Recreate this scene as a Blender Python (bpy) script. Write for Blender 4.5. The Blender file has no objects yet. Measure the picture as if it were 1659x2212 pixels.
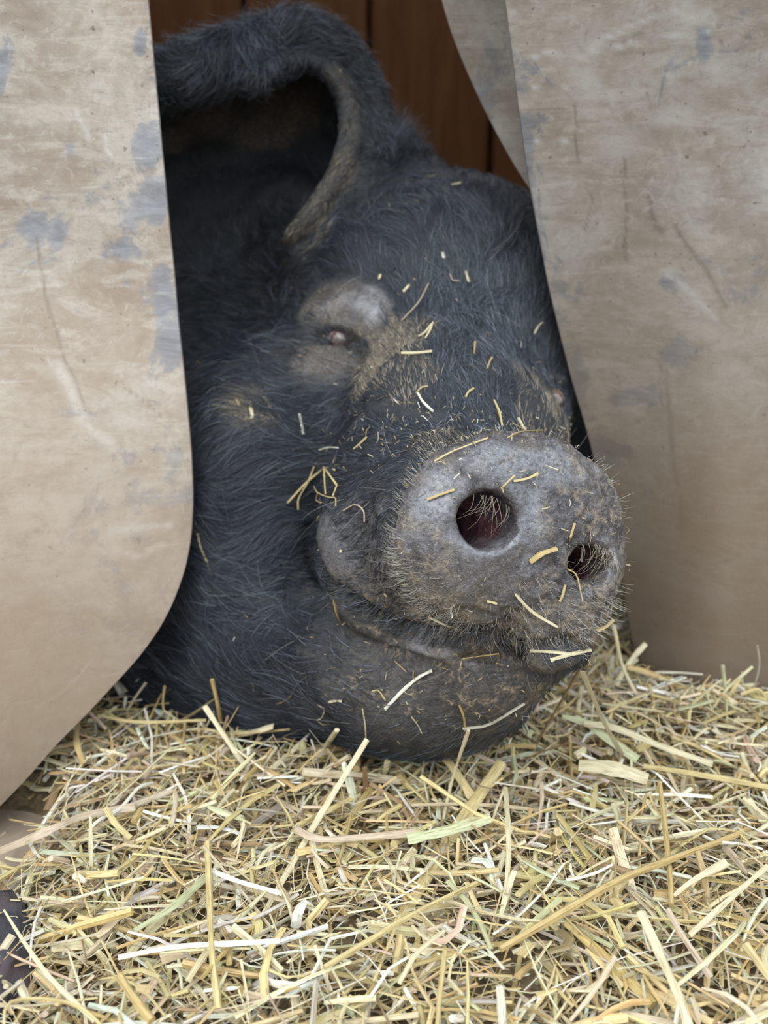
import bpy, math, random
import numpy as np
from mathutils import Vector
from mathutils.bvhtree import BVHTree

# ------------------------------------------------------------------ camera, sky, added soft light, exposure
sc = bpy.context.scene
COL = sc.collection
W, H, F = 1659.0, 2212.0, 2200.0            # frame and focal length in pixels
CAMZ, PITCH = 0.50, math.radians(20.0)
CAM = np.array([0.0, 0.0, CAMZ])
RIGHT = np.array([1.0, 0.0, 0.0])
FWD = np.array([0.0, math.cos(PITCH), -math.sin(PITCH)])
DOWN = np.array([0.0, -math.sin(PITCH), -math.cos(PITCH)])
M2W = np.stack([RIGHT, DOWN, FWD])          # rows: camera-space x, y(down), z(depth) in the world

cd = bpy.data.cameras.new('camera'); cam = bpy.data.objects.new('camera', cd); COL.objects.link(cam)
cam.location = CAM; cam.rotation_euler = (math.pi / 2 - PITCH, 0, 0)
cd.sensor_fit = 'VERTICAL'; cd.sensor_height = 36.0; cd.lens = 36.0 * F / H
cd.clip_start = 0.02; cd.clip_end = 60
cd.dof.use_dof = True; cd.dof.focus_distance = 0.66; cd.dof.aperture_fstop = 5.6
sc.camera = cam

world = bpy.data.worlds.new('overcast_sky'); sc.world = world; world.use_nodes = True
wt = world.node_tree; wt.nodes.clear()
wo = wt.nodes.new('ShaderNodeOutputWorld'); wb = wt.nodes.new('ShaderNodeBackground')
tc = wt.nodes.new('ShaderNodeTexCoord'); sx = wt.nodes.new('ShaderNodeSeparateXYZ'); wr = wt.nodes.new('ShaderNodeValToRGB')
wt.links.new(tc.outputs['Generated'], sx.inputs[0]); wt.links.new(sx.outputs['Z'], wr.inputs[0])
wt.links.new(wr.outputs[0], wb.inputs[0]); wt.links.new(wb.outputs[0], wo.inputs[0])
wr.color_ramp.elements[0].position = 0.0; wr.color_ramp.elements[0].color = (0.16, 0.15, 0.13, 1)
wr.color_ramp.elements[1].position = 0.75; wr.color_ramp.elements[1].color = (0.76, 0.88, 1.0, 1)
e = wr.color_ramp.elements.new(0.08); e.color = (0.30, 0.32, 0.35, 1)
e = wr.color_ramp.elements.new(0.35); e.color = (0.55, 0.64, 0.75, 1)
wb.inputs[1].default_value = 1.75

soft_light_d = bpy.data.lights.new('added_soft_light', 'SUN'); sun = bpy.data.objects.new('added_soft_light', soft_light_d); COL.objects.link(sun)  # overcast has no sun; soft lamp added to shape the light
soft_light_d.energy = 0.8; soft_light_d.angle = math.radians(50); soft_light_d.color = (1.0, 0.97, 0.92)
sun.rotation_euler = Vector((-0.35, -0.75, 1.05)).to_track_quat('Z', 'Y').to_euler()

sc.view_settings.view_transform = 'Standard'; sc.view_settings.look = 'None'
sc.view_settings.gamma = 1.0; sc.view_settings.exposure = 0.75; sc.view_settings.use_curve_mapping = False
sc.cycles.max_bounces = 6; sc.cycles.diffuse_bounces = 3; sc.cycles.glossy_bounces = 3
sc.cycles.transparent_max_bounces = 4; sc.cycles.caustics_reflective = False; sc.cycles.caustics_refractive = False

# ------------------------------------------------------------------ helpers
rng = np.random.default_rng(7)
random.seed(7)

def P3(px, py, z):
    """a point of camera space from where it is seen and how deep it lies"""
    return np.array([(px - W / 2) / F * z, (py - H / 2) / F * z, z])

def c2w(p): return CAM + np.asarray(p) @ M2W
def w2c(p): return (np.asarray(p) - CAM) @ M2W.T
def pix(pc): return np.stack([pc[..., 0] / pc[..., 2] * F + W / 2, pc[..., 1] / pc[..., 2] * F + H / 2], -1)
def raydir(px, py):
    d = ((px - W / 2) / F) * RIGHT + ((py - H / 2) / F) * DOWN + FWD
    return d
def ray_y(px, py, Y):
    d = raydir(px, py); return CAM + d * (Y / d[1])

def vnoise(P, f, seed=0):
    """value noise, -1..1"""
    q = np.asarray(P, dtype=np.float64) * f; i = np.floor(q).astype(np.int64); t = q - i; t = t * t * (3 - 2 * t)
    def h(x, y, z):
        n = (x * 73856093) ^ (y * 19349663) ^ (z * 83492791) ^ (seed * 2654435761)
        n = (n ^ (n >> 13)) * 1274126177 & 0x7fffffff
        return (n % 65536) / 32768.0 - 1
    r = 0
    for a in (0, 1):
        for b in (0, 1):
            for c in (0, 1):
                w = (t[..., 0] if a else 1 - t[..., 0]) * (t[..., 1] if b else 1 - t[..., 1]) * (t[..., 2] if c else 1 - t[..., 2])
                r = r + w * h(i[..., 0] + a, i[..., 1] + b, i[..., 2] + c)
    return r

def smoothstep(a, b, x):
    t = np.clip((x - a) / (b - a), 0, 1); return t * t * (3 - 2 * t)

def catmull(A, n):
    A = np.asarray(A, float); B = np.vstack([2 * A[0] - A[1], A, 2 * A[-1] - A[-2]]); out = []
    for u in np.linspace(0, len(A) - 1 - 1e-9, n):
        i = int(u); t = u - i; p0, p1, p2, p3 = B[i:i + 4]
        out.append(0.5 * ((2 * p1) + (-p0 + p2) * t + (2 * p0 - 5 * p1 + 4 * p2 - p3) * t * t + (-p0 + 3 * p1 - 3 * p2 + p3) * t ** 3))
    return np.array(out)

def tag(o, label=None, cat=None, group=None, kind=None):
    if label: o['label'] = label
    if cat: o['category'] = cat
    if group: o['group'] = group
    if kind: o['kind'] = kind
    return o

def empty(name, loc=(0, 0, 0)):
    o = bpy.data.objects.new(name, None); COL.objects.link(o); o.location = loc
    o.empty_display_size = 0.02; return o

def quad_mesh(name, V, Q, mat, parent=None, smooth=True, attrs=None, tris=False, origin=None):
    V = np.asarray(V, dtype=np.float32); Q = np.asarray(Q, dtype=np.int32); k = Q.shape[1]
    if origin is not None: V = V - np.asarray(origin, dtype=np.float32)
    me = bpy.data.meshes.new(name)
    me.vertices.add(len(V)); me.vertices.foreach_set('co', V.ravel())
    me.loops.add(Q.size); me.loops.foreach_set('vertex_index', Q.ravel())
    me.polygons.add(len(Q)); me.polygons.foreach_set('loop_start', np.arange(0, Q.size, k, dtype=np.int32))
    me.polygons.foreach_set('loop_total', np.full(len(Q), k, dtype=np.int32))
    me.polygons.foreach_set('use_smooth', np.full(len(Q), smooth))
    for n, a in (attrs or {}).items():
        a = np.asarray(a, dtype=np.float32)
        if a.shape[1] == 3: a = np.concatenate([a, np.ones((len(a), 1), np.float32)], 1)
        at = me.attributes.new(n, 'FLOAT_COLOR', 'POINT'); at.data.foreach_set('color', a.ravel())
    me.update(calc_edges=True); me.validate()
    me.materials.append(mat)
    o = bpy.data.objects.new(name, me); COL.objects.link(o)
    if parent is not None: o.parent = parent
    if origin is not None: o.location = origin
    return o

def box(V, Q, c, s):
    c = np.array(c, float); s = np.array(s, float) / 2; b = len(V)
    for dx in (-1, 1):
        for dy in (-1, 1):
            for dz in (-1, 1): V.append(c + s * (dx, dy, dz))
    for f in ((0, 1, 3, 2), (4, 6, 7, 5), (0, 4, 5, 1), (2, 3, 7, 6), (0, 2, 6, 4), (1, 5, 7, 3)): Q.append([b + i for i in f])

# ------------------------------------------------------------------ node helpers
class NT:
    def __init__(s, name):
        s.m = bpy.data.materials.new(name); s.m.use_nodes = True; s.t = s.m.node_tree; s.t.nodes.clear()
        s.out = s.n('ShaderNodeOutputMaterial'); s.b = s.n('ShaderNodeBsdfPrincipled'); s.l(s.b.outputs[0], s.out.inputs[0])
    def n(s, t, **kw):
        n = s.t.nodes.new(t)
        for k, v in kw.items(): setattr(n, k, v)
        return n
    def l(s, a, b): s.t.links.new(a, b)
    def coord(s, scale=(1, 1, 1), rot=(0, 0, 0), kind='Object'):
        c = s.n('ShaderNodeTexCoord'); m = s.n('ShaderNodeMapping'); s.l(c.outputs[kind], m.inputs[0])
        m.inputs['Scale'].default_value = scale; m.inputs['Rotation'].default_value = rot; return m.outputs[0]
    def noise(s, v, scale, detail=6, rough=0.6, dist=0.0):
        n = s.n('ShaderNodeTexNoise'); s.l(v, n.inputs['Vector']); n.inputs['Scale'].default_value = scale
        n.inputs['Detail'].default_value = detail; n.inputs['Roughness'].default_value = rough; n.inputs['Distortion'].default_value = dist
        return n.outputs['Fac']
    def ramp(s, f, stops):
        r = s.n('ShaderNodeValToRGB'); s.l(f, r.inputs[0]); el = r.color_ramp.elements
        el[0].position = stops[0][0]; el[1].position = stops[-1][0]
        for p_, _ in stops[1:-1]: el.new(p_)
        for e_, (_, c) in zip(el, stops): e_.color = (c, c, c, 1) if isinstance(c, (int, float)) else (*c, 1)
        return r.outputs[0]
    def mix(s, f, a, b, bt='MIX'):
        n = s.n('ShaderNodeMix', data_type='RGBA', blend_type=bt)
        for sock, v in ((n.inputs[0], f), (n.inputs[6], a), (n.inputs[7], b)):
            if isinstance(v, (int, float)): sock.default_value = v
            elif isinstance(v, tuple): sock.default_value = (*v, 1)
            else: s.l(v, sock)
        return n.outputs[2]
    def math(s, op, a, b=0.0, c=None):
        n = s.n('ShaderNodeMath', operation=op)
        for k, v in enumerate((a, b) if c is None else (a, b, c)):
            if isinstance(v, (int, float)): n.inputs[k].default_value = v
            else: s.l(v, n.inputs[k])
        return n.outputs[0]
    def attr(s, name):
        a = s.n('ShaderNodeAttribute'); a.attribute_name = name; return a
    def bump(s, h, strength, dist, prev=None):
        b = s.n('ShaderNodeBump'); s.l(h, b.inputs['Height']); b.inputs['Strength'].default_value = strength
        b.inputs['Distance'].default_value = dist
        if prev is not None: s.l(prev, b.inputs['Normal'])
        return b.outputs[0]
    def set(s, **kw):
        for k, v in kw.items():
            i = s.b.inputs[k.replace('_', ' ')]
            if isinstance(v, (int, float)): i.default_value = v
            elif isinstance(v, tuple): i.default_value = (*v, 1) if len(v) == 3 else v
            else: s.l(v, i)
        return s.m

def simple(name, col, rough=0.8, spec=0.5):
    t = NT(name); return t.set(Base_Color=col, Roughness=rough, Specular_IOR_Level=spec)

# curtain plastic: grey-blue where clean, dried beige mud over it
def curtain_mat(name, seed, grey, warm, val):
    t = NT(name)
    v = t.coord(); off = t.n('ShaderNodeVectorMath', operation='ADD'); t.l(v, off.inputs[0]); off.inputs[1].default_value = (seed, seed * 0.7, seed * 1.3)
    v = off.outputs[0]
    def strk(rot, sc_, scale, d=4, ro=.65, di=.5):
        m = t.n('ShaderNodeMapping'); t.l(v, m.inputs[0]); m.inputs['Rotation'].default_value = rot; m.inputs['Scale'].default_value = sc_
        return t.noise(m.outputs[0], scale, d, ro, di)
    a = t.noise(v, 11, 10, 0.70, 0.5)
    base = t.ramp(a, [(0.34, (0.37, 0.29, 0.215)), (0.46, (0.48, 0.40, 0.31)), (0.56, (0.57, 0.50, 0.41)), (0.68, (0.68, 0.62, 0.54))])
    b = t.noise(v, 3.4, 5, 0.55)
    base = t.mix(t.ramp(b, [(0.44, 0.0), (0.64, 0.8 * warm)]), base, (0.42, 0.30, 0.20))
    # smears: mud dragged across in two slanting directions
    s1 = strk((0, 0.55, 0), (1, 1, 4.5), 16, 8, .72, .9); base = t.mix(t.ramp(s1, [(0.50, 0.0), (0.60, 0.42)]), base, (0.72, 0.64, 0.53))
    s2 = strk((0, -0.9, 0), (1, 1, 4.0), 20, 8, .74, 1.1); base = t.mix(t.ramp(s2, [(0.53, 0.0), (0.63, 0.45)]), base, (0.33, 0.25, 0.18))
    fine2 = t.noise(v, 85, 8, 0.78, 1.0)
    base = t.mix(t.ramp(fine2, [(0.52, 0.0), (0.66, 0.5)]), base, (0.35, 0.28, 0.21))
    base = t.mix(t.ramp(fine2, [(0.36, 0.42), (0.46, 0.0)]), base, (0.74, 0.67, 0.57))
    # bare bluish grey patches, denser by the rim
    ed = t.attr('edge').outputs['Fac']
    g = t.noise(v, 12, 12, 0.74, 0.8)
    g = t.math('ADD', g, t.math('MULTIPLY', ed, 0.085)); g = t.math('ADD', g, t.math('MULTIPLY', t.math('SUBTRACT', fine2, 0.5), 0.16))
    mks = t.n('ShaderNodeSeparateColor'); t.l(t.attr('marks').outputs['Color'], mks.inputs[0])
    g = t.math('ADD', g, t.math('MULTIPLY', mks.outputs[2], 0.17))
    th = 0.605 - 0.02 * grey
    gm = t.ramp(g, [(th, 0.0), (th + 0.05, 0.62), (th + 0.16, 0.85)])
    gcol = t.ramp(s1, [(0.35, (0.15, 0.16, 0.185)), (0.7, (0.40, 0.41, 0.43))])
    base = t.mix(gm, base, gcol)
    for rot, sc_, lo, colr in (((0, 1.15, 0), (3, 2, 60), .69, (0.74, 0.68, 0.6)), ((0, -1.25, 0), (3.0, 2, 70), .69, (0.27, 0.21, 0.16)), ((0, 0.2, 0), (3.5, 2, 60), .70, (0.75, 0.68, 0.58))):
        s_ = strk(rot, sc_, 3.0, 3, .6, .6); base = t.mix(t.ramp(s_, [(lo, 0.0), (lo + .04, 0.5)]), base, colr)
    lm = t.math('MULTIPLY', mks.outputs[0], t.ramp(fine2, [(0.40, 0.15), (0.52, 1.0)])); base = t.mix(t.math('MULTIPLY', lm, 0.75), base, (0.80, 0.74, 0.66))
    dm = t.math('MULTIPLY', mks.outputs[1], t.ramp(fine2, [(0.38, 0.2), (0.50, 1.0)])); base = t.mix(t.math('MULTIPLY', dm, 0.7), base, (0.22, 0.17, 0.13))
    sp = t.noise(v, 170, 2, 0.5)
    base = t.mix(t.ramp(sp, [(0.71, 0.0), (0.75, 0.7)]), base, (0.16, 0.12, 0.09))
    # splashed mud gets thicker towards the ground
    gp = t.n('ShaderNodeNewGeometry'); gs = t.n('ShaderNodeSeparateXYZ'); t.l(gp.outputs['Position'], gs.inputs[0])
    hz = t.math('ADD', gs.outputs['Z'], t.math('MULTIPLY', t.math('SUBTRACT', b, 0.5), 0.5))
    base = t.mix(t.ramp(hz, [(0.06, 0.85), (0.46, 0.0)]), base, (0.34, 0.235, 0.145))
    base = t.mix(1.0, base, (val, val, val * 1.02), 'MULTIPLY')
    nb = t.bump(fine2, 0.35, 0.0015); nb = t.bump(a, 0.3, 0.004, nb)
    return t.set(Base_Color=base, Roughness=t.ramp(gm, [(0, 0.75), (1, 0.45)]), Normal=nb, Specular_IOR_Level=0.35)

M = {}
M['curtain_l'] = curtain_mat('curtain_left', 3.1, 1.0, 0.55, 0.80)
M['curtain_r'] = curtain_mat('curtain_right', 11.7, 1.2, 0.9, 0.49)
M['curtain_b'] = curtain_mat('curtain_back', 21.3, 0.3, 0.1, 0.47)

def wood_mat(name, c1, c2):
    t = NT(name); v = t.coord((14, 14, 1.2))
    n = t.noise(v, 3, 8, 0.65, 0.8)
    c = t.ramp(n, [(0.3, c1), (0.7, c2)])
    return t.set(Base_Color=c, Roughness=0.75, Normal=t.bump(n, 0.3, 0.003))
M['wood'] = wood_mat('brown_boards', (0.27, 0.110, 0.036), (0.52, 0.240, 0.090))
M['wood_out'] = wood_mat('grey_boards', (0.25, 0.2, 0.15), (0.4, 0.33, 0.25))

def straw_mat(name):
    t = NT(name); a = t.attr('tint').outputs['Color']; g = t.attr('grain').outputs['Vector']
    m = t.n('ShaderNodeMapping'); t.l(g, m.inputs[0]); m.inputs['Scale'].default_value = (2.6, 1, 1)
    n = t.noise(m.outputs[0], 3.0, 4, 0.6, 0.2)
    c = t.mix(1.0, a, t.ramp(n, [(0.30, (0.52, 0.44, 0.33)), (0.47, (0.92, 0.91, 0.88)), (0.70, (1.18, 1.18, 1.16))]), 'MULTIPLY')
    n2 = t.noise(g, 1.3, 4, 0.6)
    c = t.mix(t.ramp(n2, [(0.58, 0.0), (0.72, 0.55)]), c, (0.30, 0.17, 0.07))
    return t.set(Base_Color=c, Roughness=0.42, Specular_IOR_Level=0.45, Normal=t.bump(n, 0.3, 0.0006),
                 Subsurface_Weight=0.0)
M['straw'] = straw_mat('dry_straw')
t = NT('straw_litter'); v = t.coord(); n = t.noise(v, 60, 8, 0.7, 1.0)
M['litter'] = t.set(Base_Color=t.ramp(n, [(0.35, (0.09, 0.06, 0.03)), (0.55, (0.26, 0.18, 0.09)), (0.75, (0.45, 0.35, 0.19))]), Roughness=0.9, Normal=t.bump(n, 0.8, 0.01))
t = NT('earth'); v = t.coord(); n = t.noise(v, 6, 8, 0.65)
M['earth'] = t.set(Base_Color=t.ramp(n, [(0.35, (0.10, 0.075, 0.05)), (0.7, (0.24, 0.19, 0.13))]), Roughness=0.95, Normal=t.bump(n, 0.6, 0.02))
t = NT('dark_clod'); v = t.coord(); n = t.noise(v, 22, 8, 0.7)
M['clod'] = t.set(Base_Color=t.ramp(n, [(0.35, (0.020, 0.019, 0.026)), (0.55, (0.065, 0.056, 0.06)), (0.72, (0.11, 0.05, 0.04))]), Roughness=0.85, Normal=t.bump(n, 0.8, 0.008))

# ------------------------------------------------------------------ the hut
def planks(name, mat, axis, fixed, a0, a1, z0, z1, th=0.03, w=0.14, gap=0.004):
    V, Q = [], []; a = a0
    while a < a1 - 1e-6:
        b = min(a + w, a1); c = (a + b) / 2; s = b - a - gap; off = 0.004 * random.uniform(-1, 1)
        if axis == 'x': box(V, Q, (c, fixed + off, (z0 + z1) / 2), (s, th, z1 - z0))
        elif axis == 'y': box(V, Q, (fixed + off, c, (z0 + z1) / 2), (th, s, z1 - z0))
        a = b
    V2 = V
    o = quad_mesh(name, V2, Q, mat, smooth=False); o['kind'] = 'structure'; return o

FRONT = 1.03
planks('wall_back', M['wood'], 'x', 1.95, -1.1, 1.1, -0.02, 1.3, w=0.215, gap=0.012)
V, Q = [], []; box(V, Q, (0, 1.99, 0.64), (2.3, 0.03, 1.34)); o = quad_mesh('wall_back', V, Q, M['wood'], smooth=False); o['kind'] = 'structure'
planks('wall_left', M['wood'], 'y', -1.12, FRONT, 1.96, -0.02, 1.3)
planks('wall_right', M['wood'], 'y', 1.12, FRONT, 1.96, -0.02, 1.3)
V, Q = [], []; box(V, Q, (0, 1.36, 1.32), (2.4, 0.74, 0.04)); o = quad_mesh('ceiling', V, Q, M['wood'], smooth=False); o['kind'] = 'structure'  # stops short of the back wall; gap added to let daylight onto it
V, Q = [], []
box(V, Q, (-0.80, FRONT, 0.64), (0.64, 0.03, 1.32)); box(V, Q, (0.86, FRONT, 0.64), (0.54, 0.03, 1.32)); box(V, Q, (0.055, FRONT, 1.17), (1.07, 0.03, 0.26))
o = quad_mesh('wall_front', V, Q, M['wood_out'], smooth=False); o['kind'] = 'structure'
V, Q = [], []; box(V, Q, (0, 0, -0.06), (14, 14, 0.06)); o = quad_mesh('floor', V, Q, M['earth'], smooth=False); o['kind'] = 'structure'

# ------------------------------------------------------------------ hanging plastic flaps
def hit(px, py, fn):
    """where the line of sight meets the surface y = fn(x, z)"""
    Y = 0.85
    for _ in range(40):
        p = ray_y(px, py, Y); Y = 0.5 * Y + 0.5 * fn(p[0], p[2])
    return ray_y(px, py, Y)

def flap(name, mat, fn, edge, side, far_x, ztop, th=0.0045, rows=300, cols=190, marks=None):
    """edge: outline seen in the photo, top to bottom; side: +1 the flap lies left of it, -1 right"""
    E = np.array([hit(x, y, fn) for x, y in edge])
    E = E[np.argsort(-E[:, 2])]
    top = E[0] + (E[0] - E[1]) / max(1e-6, E[0, 2] - E[1, 2]) * (ztop - E[0, 2])
    E = np.vstack([top, E])
    # resample with a smooth curve
    s = np.r_[0, np.cumsum(np.linalg.norm(np.diff(E, axis=0), axis=1))]
    u = np.linspace(0, s[-1], rows)
    X = np.interp(u, s, E[:, 0]); Z = np.interp(u, s, E[:, 2])
    for _ in range(6):
        X[1:-1] = (X[:-2] + 2 * X[1:-1] + X[2:]) / 4; Z[1:-1] = (Z[:-2] + 2 * Z[1:-1] + Z[2:]) / 4
    G = np.zeros((rows, cols, 3)); ed = np.zeros((rows, cols))
    for i in range(rows):
        tt = np.linspace(0, 1, cols) ** 1.3
        xs = X[i] + (far_x - X[i]) * tt
        G[i, :, 0] = xs; G[i, :, 2] = Z[i]
        G[i, :, 1] = [fn(x, Z[i]) for x in xs]
        ed[i] = np.exp(-np.abs(xs - X[i]) / 0.02)
    G2 = G.copy(); G2[..., 1] += th
    V = np.concatenate([G.reshape(-1, 3), G2.reshape(-1, 3)]); n = rows * cols
    ix = lambda i, j, k: k * n + i * cols + j
    Q = []
    for i in range(rows - 1):
        for j in range(cols - 1):
            a = [ix(i, j, 0), ix(i + 1, j, 0), ix(i + 1, j + 1, 0), ix(i, j + 1, 0)]
            b = [ix(i, j, 1), ix(i, j + 1, 1), ix(i + 1, j + 1, 1), ix(i + 1, j, 1)]
            if side > 0: a, b = a[::-1], b[::-1]
            Q += [a, b]
        for j in (0, cols - 1):
            q = [ix(i, j, 0), ix(i, j, 1), ix(i + 1, j, 1), ix(i + 1, j, 0)]
            Q.append(q if (j == 0) == (side > 0) else q[::-1])
    for i in (0, rows - 1):
        for j in range(cols - 1):
            q = [ix(i, j, 0), ix(i, j + 1, 0), ix(i, j + 1, 1), ix(i, j, 1)]
            Q.append(q if (i == 0) == (side > 0) else q[::-1])
    e2 = np.concatenate([ed.ravel()] * 2)
    org = (far_x, 0.88, ztop)
    mk = np.zeros((len(V), 3)); pp_ = pix(w2c(V)) + 5 * np.stack([vnoise(V, 60, 3), vnoise(V, 60, 4)], 1)
    for ch, kind, L_, wd_ in (marks or []):
        if kind == 'line':
            A_ = catmull(np.array(L_, float), 30); dmin = np.full(len(V), 1e9)
            for i in range(len(A_) - 1):
                d_ = A_[i + 1] - A_[i]; t_ = np.clip(((pp_ - A_[i]) @ d_) / (d_ @ d_ + 1e-9), 0, 1); dmin = np.minimum(dmin, np.linalg.norm(pp_ - A_[i] - t_[:, None] * d_, axis=1))
            m_ = np.exp(-(dmin / wd_) ** 2)
        else:
            m_ = smoothstep(1.5, 0.3, np.hypot((pp_[:, 0] - L_[0]) / L_[2], (pp_[:, 1] - L_[1]) / L_[3])) * wd_
        mk[:, ch] = np.maximum(mk[:, ch], m_)
    o = quad_mesh(name, V, Q, mat, attrs={'edge': np.repeat(e2[:, None], 3, 1), 'marks': mk}, origin=org)
    # crisp rims
    me = o.data; sm = np.ones(len(me.polygons), bool); sm[:] = True; me.polygons.foreach_set('use_smooth', sm)
    md = o.modifiers.new('split', 'EDGE_SPLIT'); md.split_angle = math.radians(50)
    return o

def fl(x, z):   # left flap: swings outwards near its free lower left part
    return 0.845 - 0.10 * smoothstep(0.42, 0.0, z) - 0.16 * smoothstep(-0.10, -0.42, x) * smoothstep(0.45, 0.05, z) + 0.006 * math.sin(x * 22 + 1) + 0.012 * smoothstep(-0.17, -0.13, x)
def fr(x, z):
    return 0.885 - 0.088 * smoothstep(0.185, 0.30, x) * smoothstep(0.55, 0.1, z) + 0.010 * math.sin(z * 6 + 0.8)
def fb(x, z):
    return 0.925 + 0.04 * smoothstep(0.25, 0.06, x)

o = flap('plastic_flap', M['curtain_l'], fl,
     [(319, 0), (333, 150), (350, 330), (368, 520), (385, 700), (402, 860), (413, 980), (417, 1080), (413, 1160), (400, 1230), (375, 1300), (345, 1358), (300, 1420), (250, 1475), (190, 1540), (120, 1610), (60, 1680), (0, 1742), (-60, 1800)],
     +1, -0.60, 1.06, marks=[
     (2, 'b', (10, 120, 24, 60), 1.0), (2, 'b', (3, 180, 14, 50), 1.0), (2, 'b', (75, 492, 34, 26), 1.0), (2, 'b', (122, 505, 20, 34), .8), (2, 'b', (312, 320, 34, 55), 1.0), (2, 'b', (335, 440, 34, 55), 1.0),
     (2, 'b', (255, 545, 40, 26), .7), (2, 'b', (365, 750, 24, 50), 1.0), (2, 'b', (352, 620, 16, 60), .8), (2, 'b', (148, 318, 16, 24), .9), (2, 'b', (305, 95, 14, 30), .7), (2, 'b', (168, 668, 16, 14), .8), (2, 'b', (200, 880, 70, 30), .55),
     (2, 'b', (150, 960, 50, 50), .5), (2, 'b', (290, 1060, 40, 30), .5), (2, 'b', (70, 1170, 60, 20), .5),
     (1, 'line', [(82, 520), (95, 620), (120, 720), (150, 800), (185, 880)], 3.0), (1, 'line', [(260, 830), (310, 870), (355, 900)], 2.0), (1, 'line', [(40, 1175), (75, 1150), (100, 1130)], 3.0), (1, 'line', [(0, 1070), (80, 1062), (170, 1050)], 1.6),
     (1, 'line', [(355, 1275), (362, 1260), (370, 1245)], 2.0), (0, 'line', [(225, 290), (228, 320), (240, 330)], 4.0), (0, 'line', [(165, 240), (185, 280), (190, 300)], 5.0), (0, 'line', [(245, 1150), (300, 1140), (365, 1135)], 9.0), (0, 'line', [(250, 1190), (300, 1200), (350, 1180)], 7.0),
     (0, 'line', [(80, 1530), (140, 1490), (200, 1430)], 2.5), (0, 'line', [(130, 800), (180, 900), (240, 960)], 12.0)])
tag(o, 'wide dirty beige plastic flap with a rounded lower corner, left of the pig\'s face', 'door flap', 'plastic strip curtain of the hut')
o = flap('plastic_flap', M['curtain_r'], fr,
     [(1092, 0), (1106, 110), (1122, 240), (1141, 380), (1163, 500), (1186, 620), (1212, 730), (1238, 830), (1268, 930), (1296, 1040), (1325, 1150), (1345, 1250), (1356, 1330), (1368, 1390), (1392, 1450), (1430, 1500), (1480, 1530)],
     -1, 0.62, 1.06, marks=[
     (0, 'line', [(1245, 125), (1320, 105), (1400, 85), (1500, 75), (1535, 60), (1542, 35), (1520, 18), (1460, 22), (1400, 35)], 4.0), (0, 'line', [(1150, 128), (1180, 115), (1210, 108)], 4.0), (0, 'line', [(1150, 190), (1200, 195), (1235, 188)], 3.0),
     (0, 'line', [(1140, 300), (1180, 310), (1230, 300)], 2.5), (0, 'line', [(1280, 100), (1340, 70), (1400, 45)], 7.0), (0, 'b', (1510, 40, 40, 16), .7), (0, 'b', (1270, 180, 30, 30), .6), (0, 'b', (1450, 255, 60, 20), .6), (0, 'b', (1340, 310, 60, 40), .45),
     (0, 'line', [(1440, 590), (1500, 640), (1545, 690)], 8.0), (1, 'line', [(1400, 420), (1412, 480), (1430, 500)], 8.0), (1, 'line', [(1450, 480), (1485, 530), (1540, 610), (1570, 665)], 4.5), (1, 'line', [(1350, 340), (1352, 440), (1355, 560)], 3.5),
     (1, 'line', [(1440, 800), (1448, 900), (1458, 1010), (1472, 1100), (1470, 1145)], 5.0), (1, 'line', [(1425, 780), (1428, 850), (1430, 870)], 3.5), (1, 'line', [(1243, 225), (1245, 290), (1250, 350)], 2.5), (1, 'line', [(1270, 395), (1278, 430), (1262, 490)], 2.0),
     (1, 'line', [(1425, 572), (1460, 578), (1490, 600)], 1.6), (1, 'line', [(1540, 98), (1600, 80), (1659, 72)], 1.8), (1, 'b', (1580, 430, 60, 90), .35), (1, 'b', (1420, 420, 60, 60), .3), (1, 'b', (1650, 560, 40, 60), .4), (1, 'line', [(1478, 1090), (1490, 1085), (1500, 1078)], 6.0),
     (2, 'b', (1518, 95, 14, 40), .9), (2, 'b', (1300, 90, 60, 30), .45), (2, 'b', (1370, 860, 70, 26), .8), (2, 'b', (1310, 800, 40, 26), .8), (2, 'b', (1255, 820, 20, 50), .9), (2, 'b', (1305, 980, 40, 30), 1.0), (2, 'b', (1480, 760, 60, 30), .7), (2, 'b', (1450, 610, 24, 24), .7),
     (2, 'b', (1210, 590, 20, 60), .6), (2, 'b', (1345, 970, 40, 16), .6), (2, 'b', (1610, 640, 40, 30), .5), (2, 'b', (1540, 900, 60, 60), .45), (2, 'b', (1630, 930, 60, 60), .55), (2, 'b', (1330, 180, 50, 60), .4)])
tag(o, 'wide beige plastic flap with grey scuffs and a long dark scratch, right behind the snout', 'door flap', 'plastic strip curtain of the hut')
o = flap('plastic_flap', M['curtain_b'], fb,
     [(952, -10), (968, 50), (990, 110), (1016, 170), (1048, 240), (1085, 310), (1125, 380), (1160, 430), (1210, 500), (1260, 560)],
     -1, 0.40, 1.06, rows=120, cols=60)
tag(o, 'plain greyish flap mostly hidden behind the right flap, its curved edge above the pig\'s forehead', 'door flap', 'plastic strip curtain of the hut')
V, Q = [], []; box(V, Q, (0.05, 0.89, 1.10), (1.3, 0.12, 0.07))
tag(quad_mesh('curtain_rail', V, Q, M['wood_out'], smooth=False), 'wooden rail over the opening from which the flaps hang', 'rail')

# ------------------------------------------------------------------ the pig, modelled as one smooth implicit body (camera space, metres)
def nrm(v): v = np.asarray(v, float); return v / np.linalg.norm(v)
def w2c_dir(d): return np.asarray(d) @ M2W.T

DC = P3(1142, 1165, 0.645)                       # centre of the rooting disc
DN = nrm((0.30, 0.10, -0.95))                    # the way it faces
DA = nrm(np.array((0.95, 0.31, 0)) - DN * np.dot((0.95, 0.31, 0), DN))   # from nostril to nostril
DB = np.cross(DN, DA); DB = DB if DB[1] > 0 else -DB                      # towards the mouth
def disc(a, b, n): return DC + DA * a + DB * b + DN * n

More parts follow.
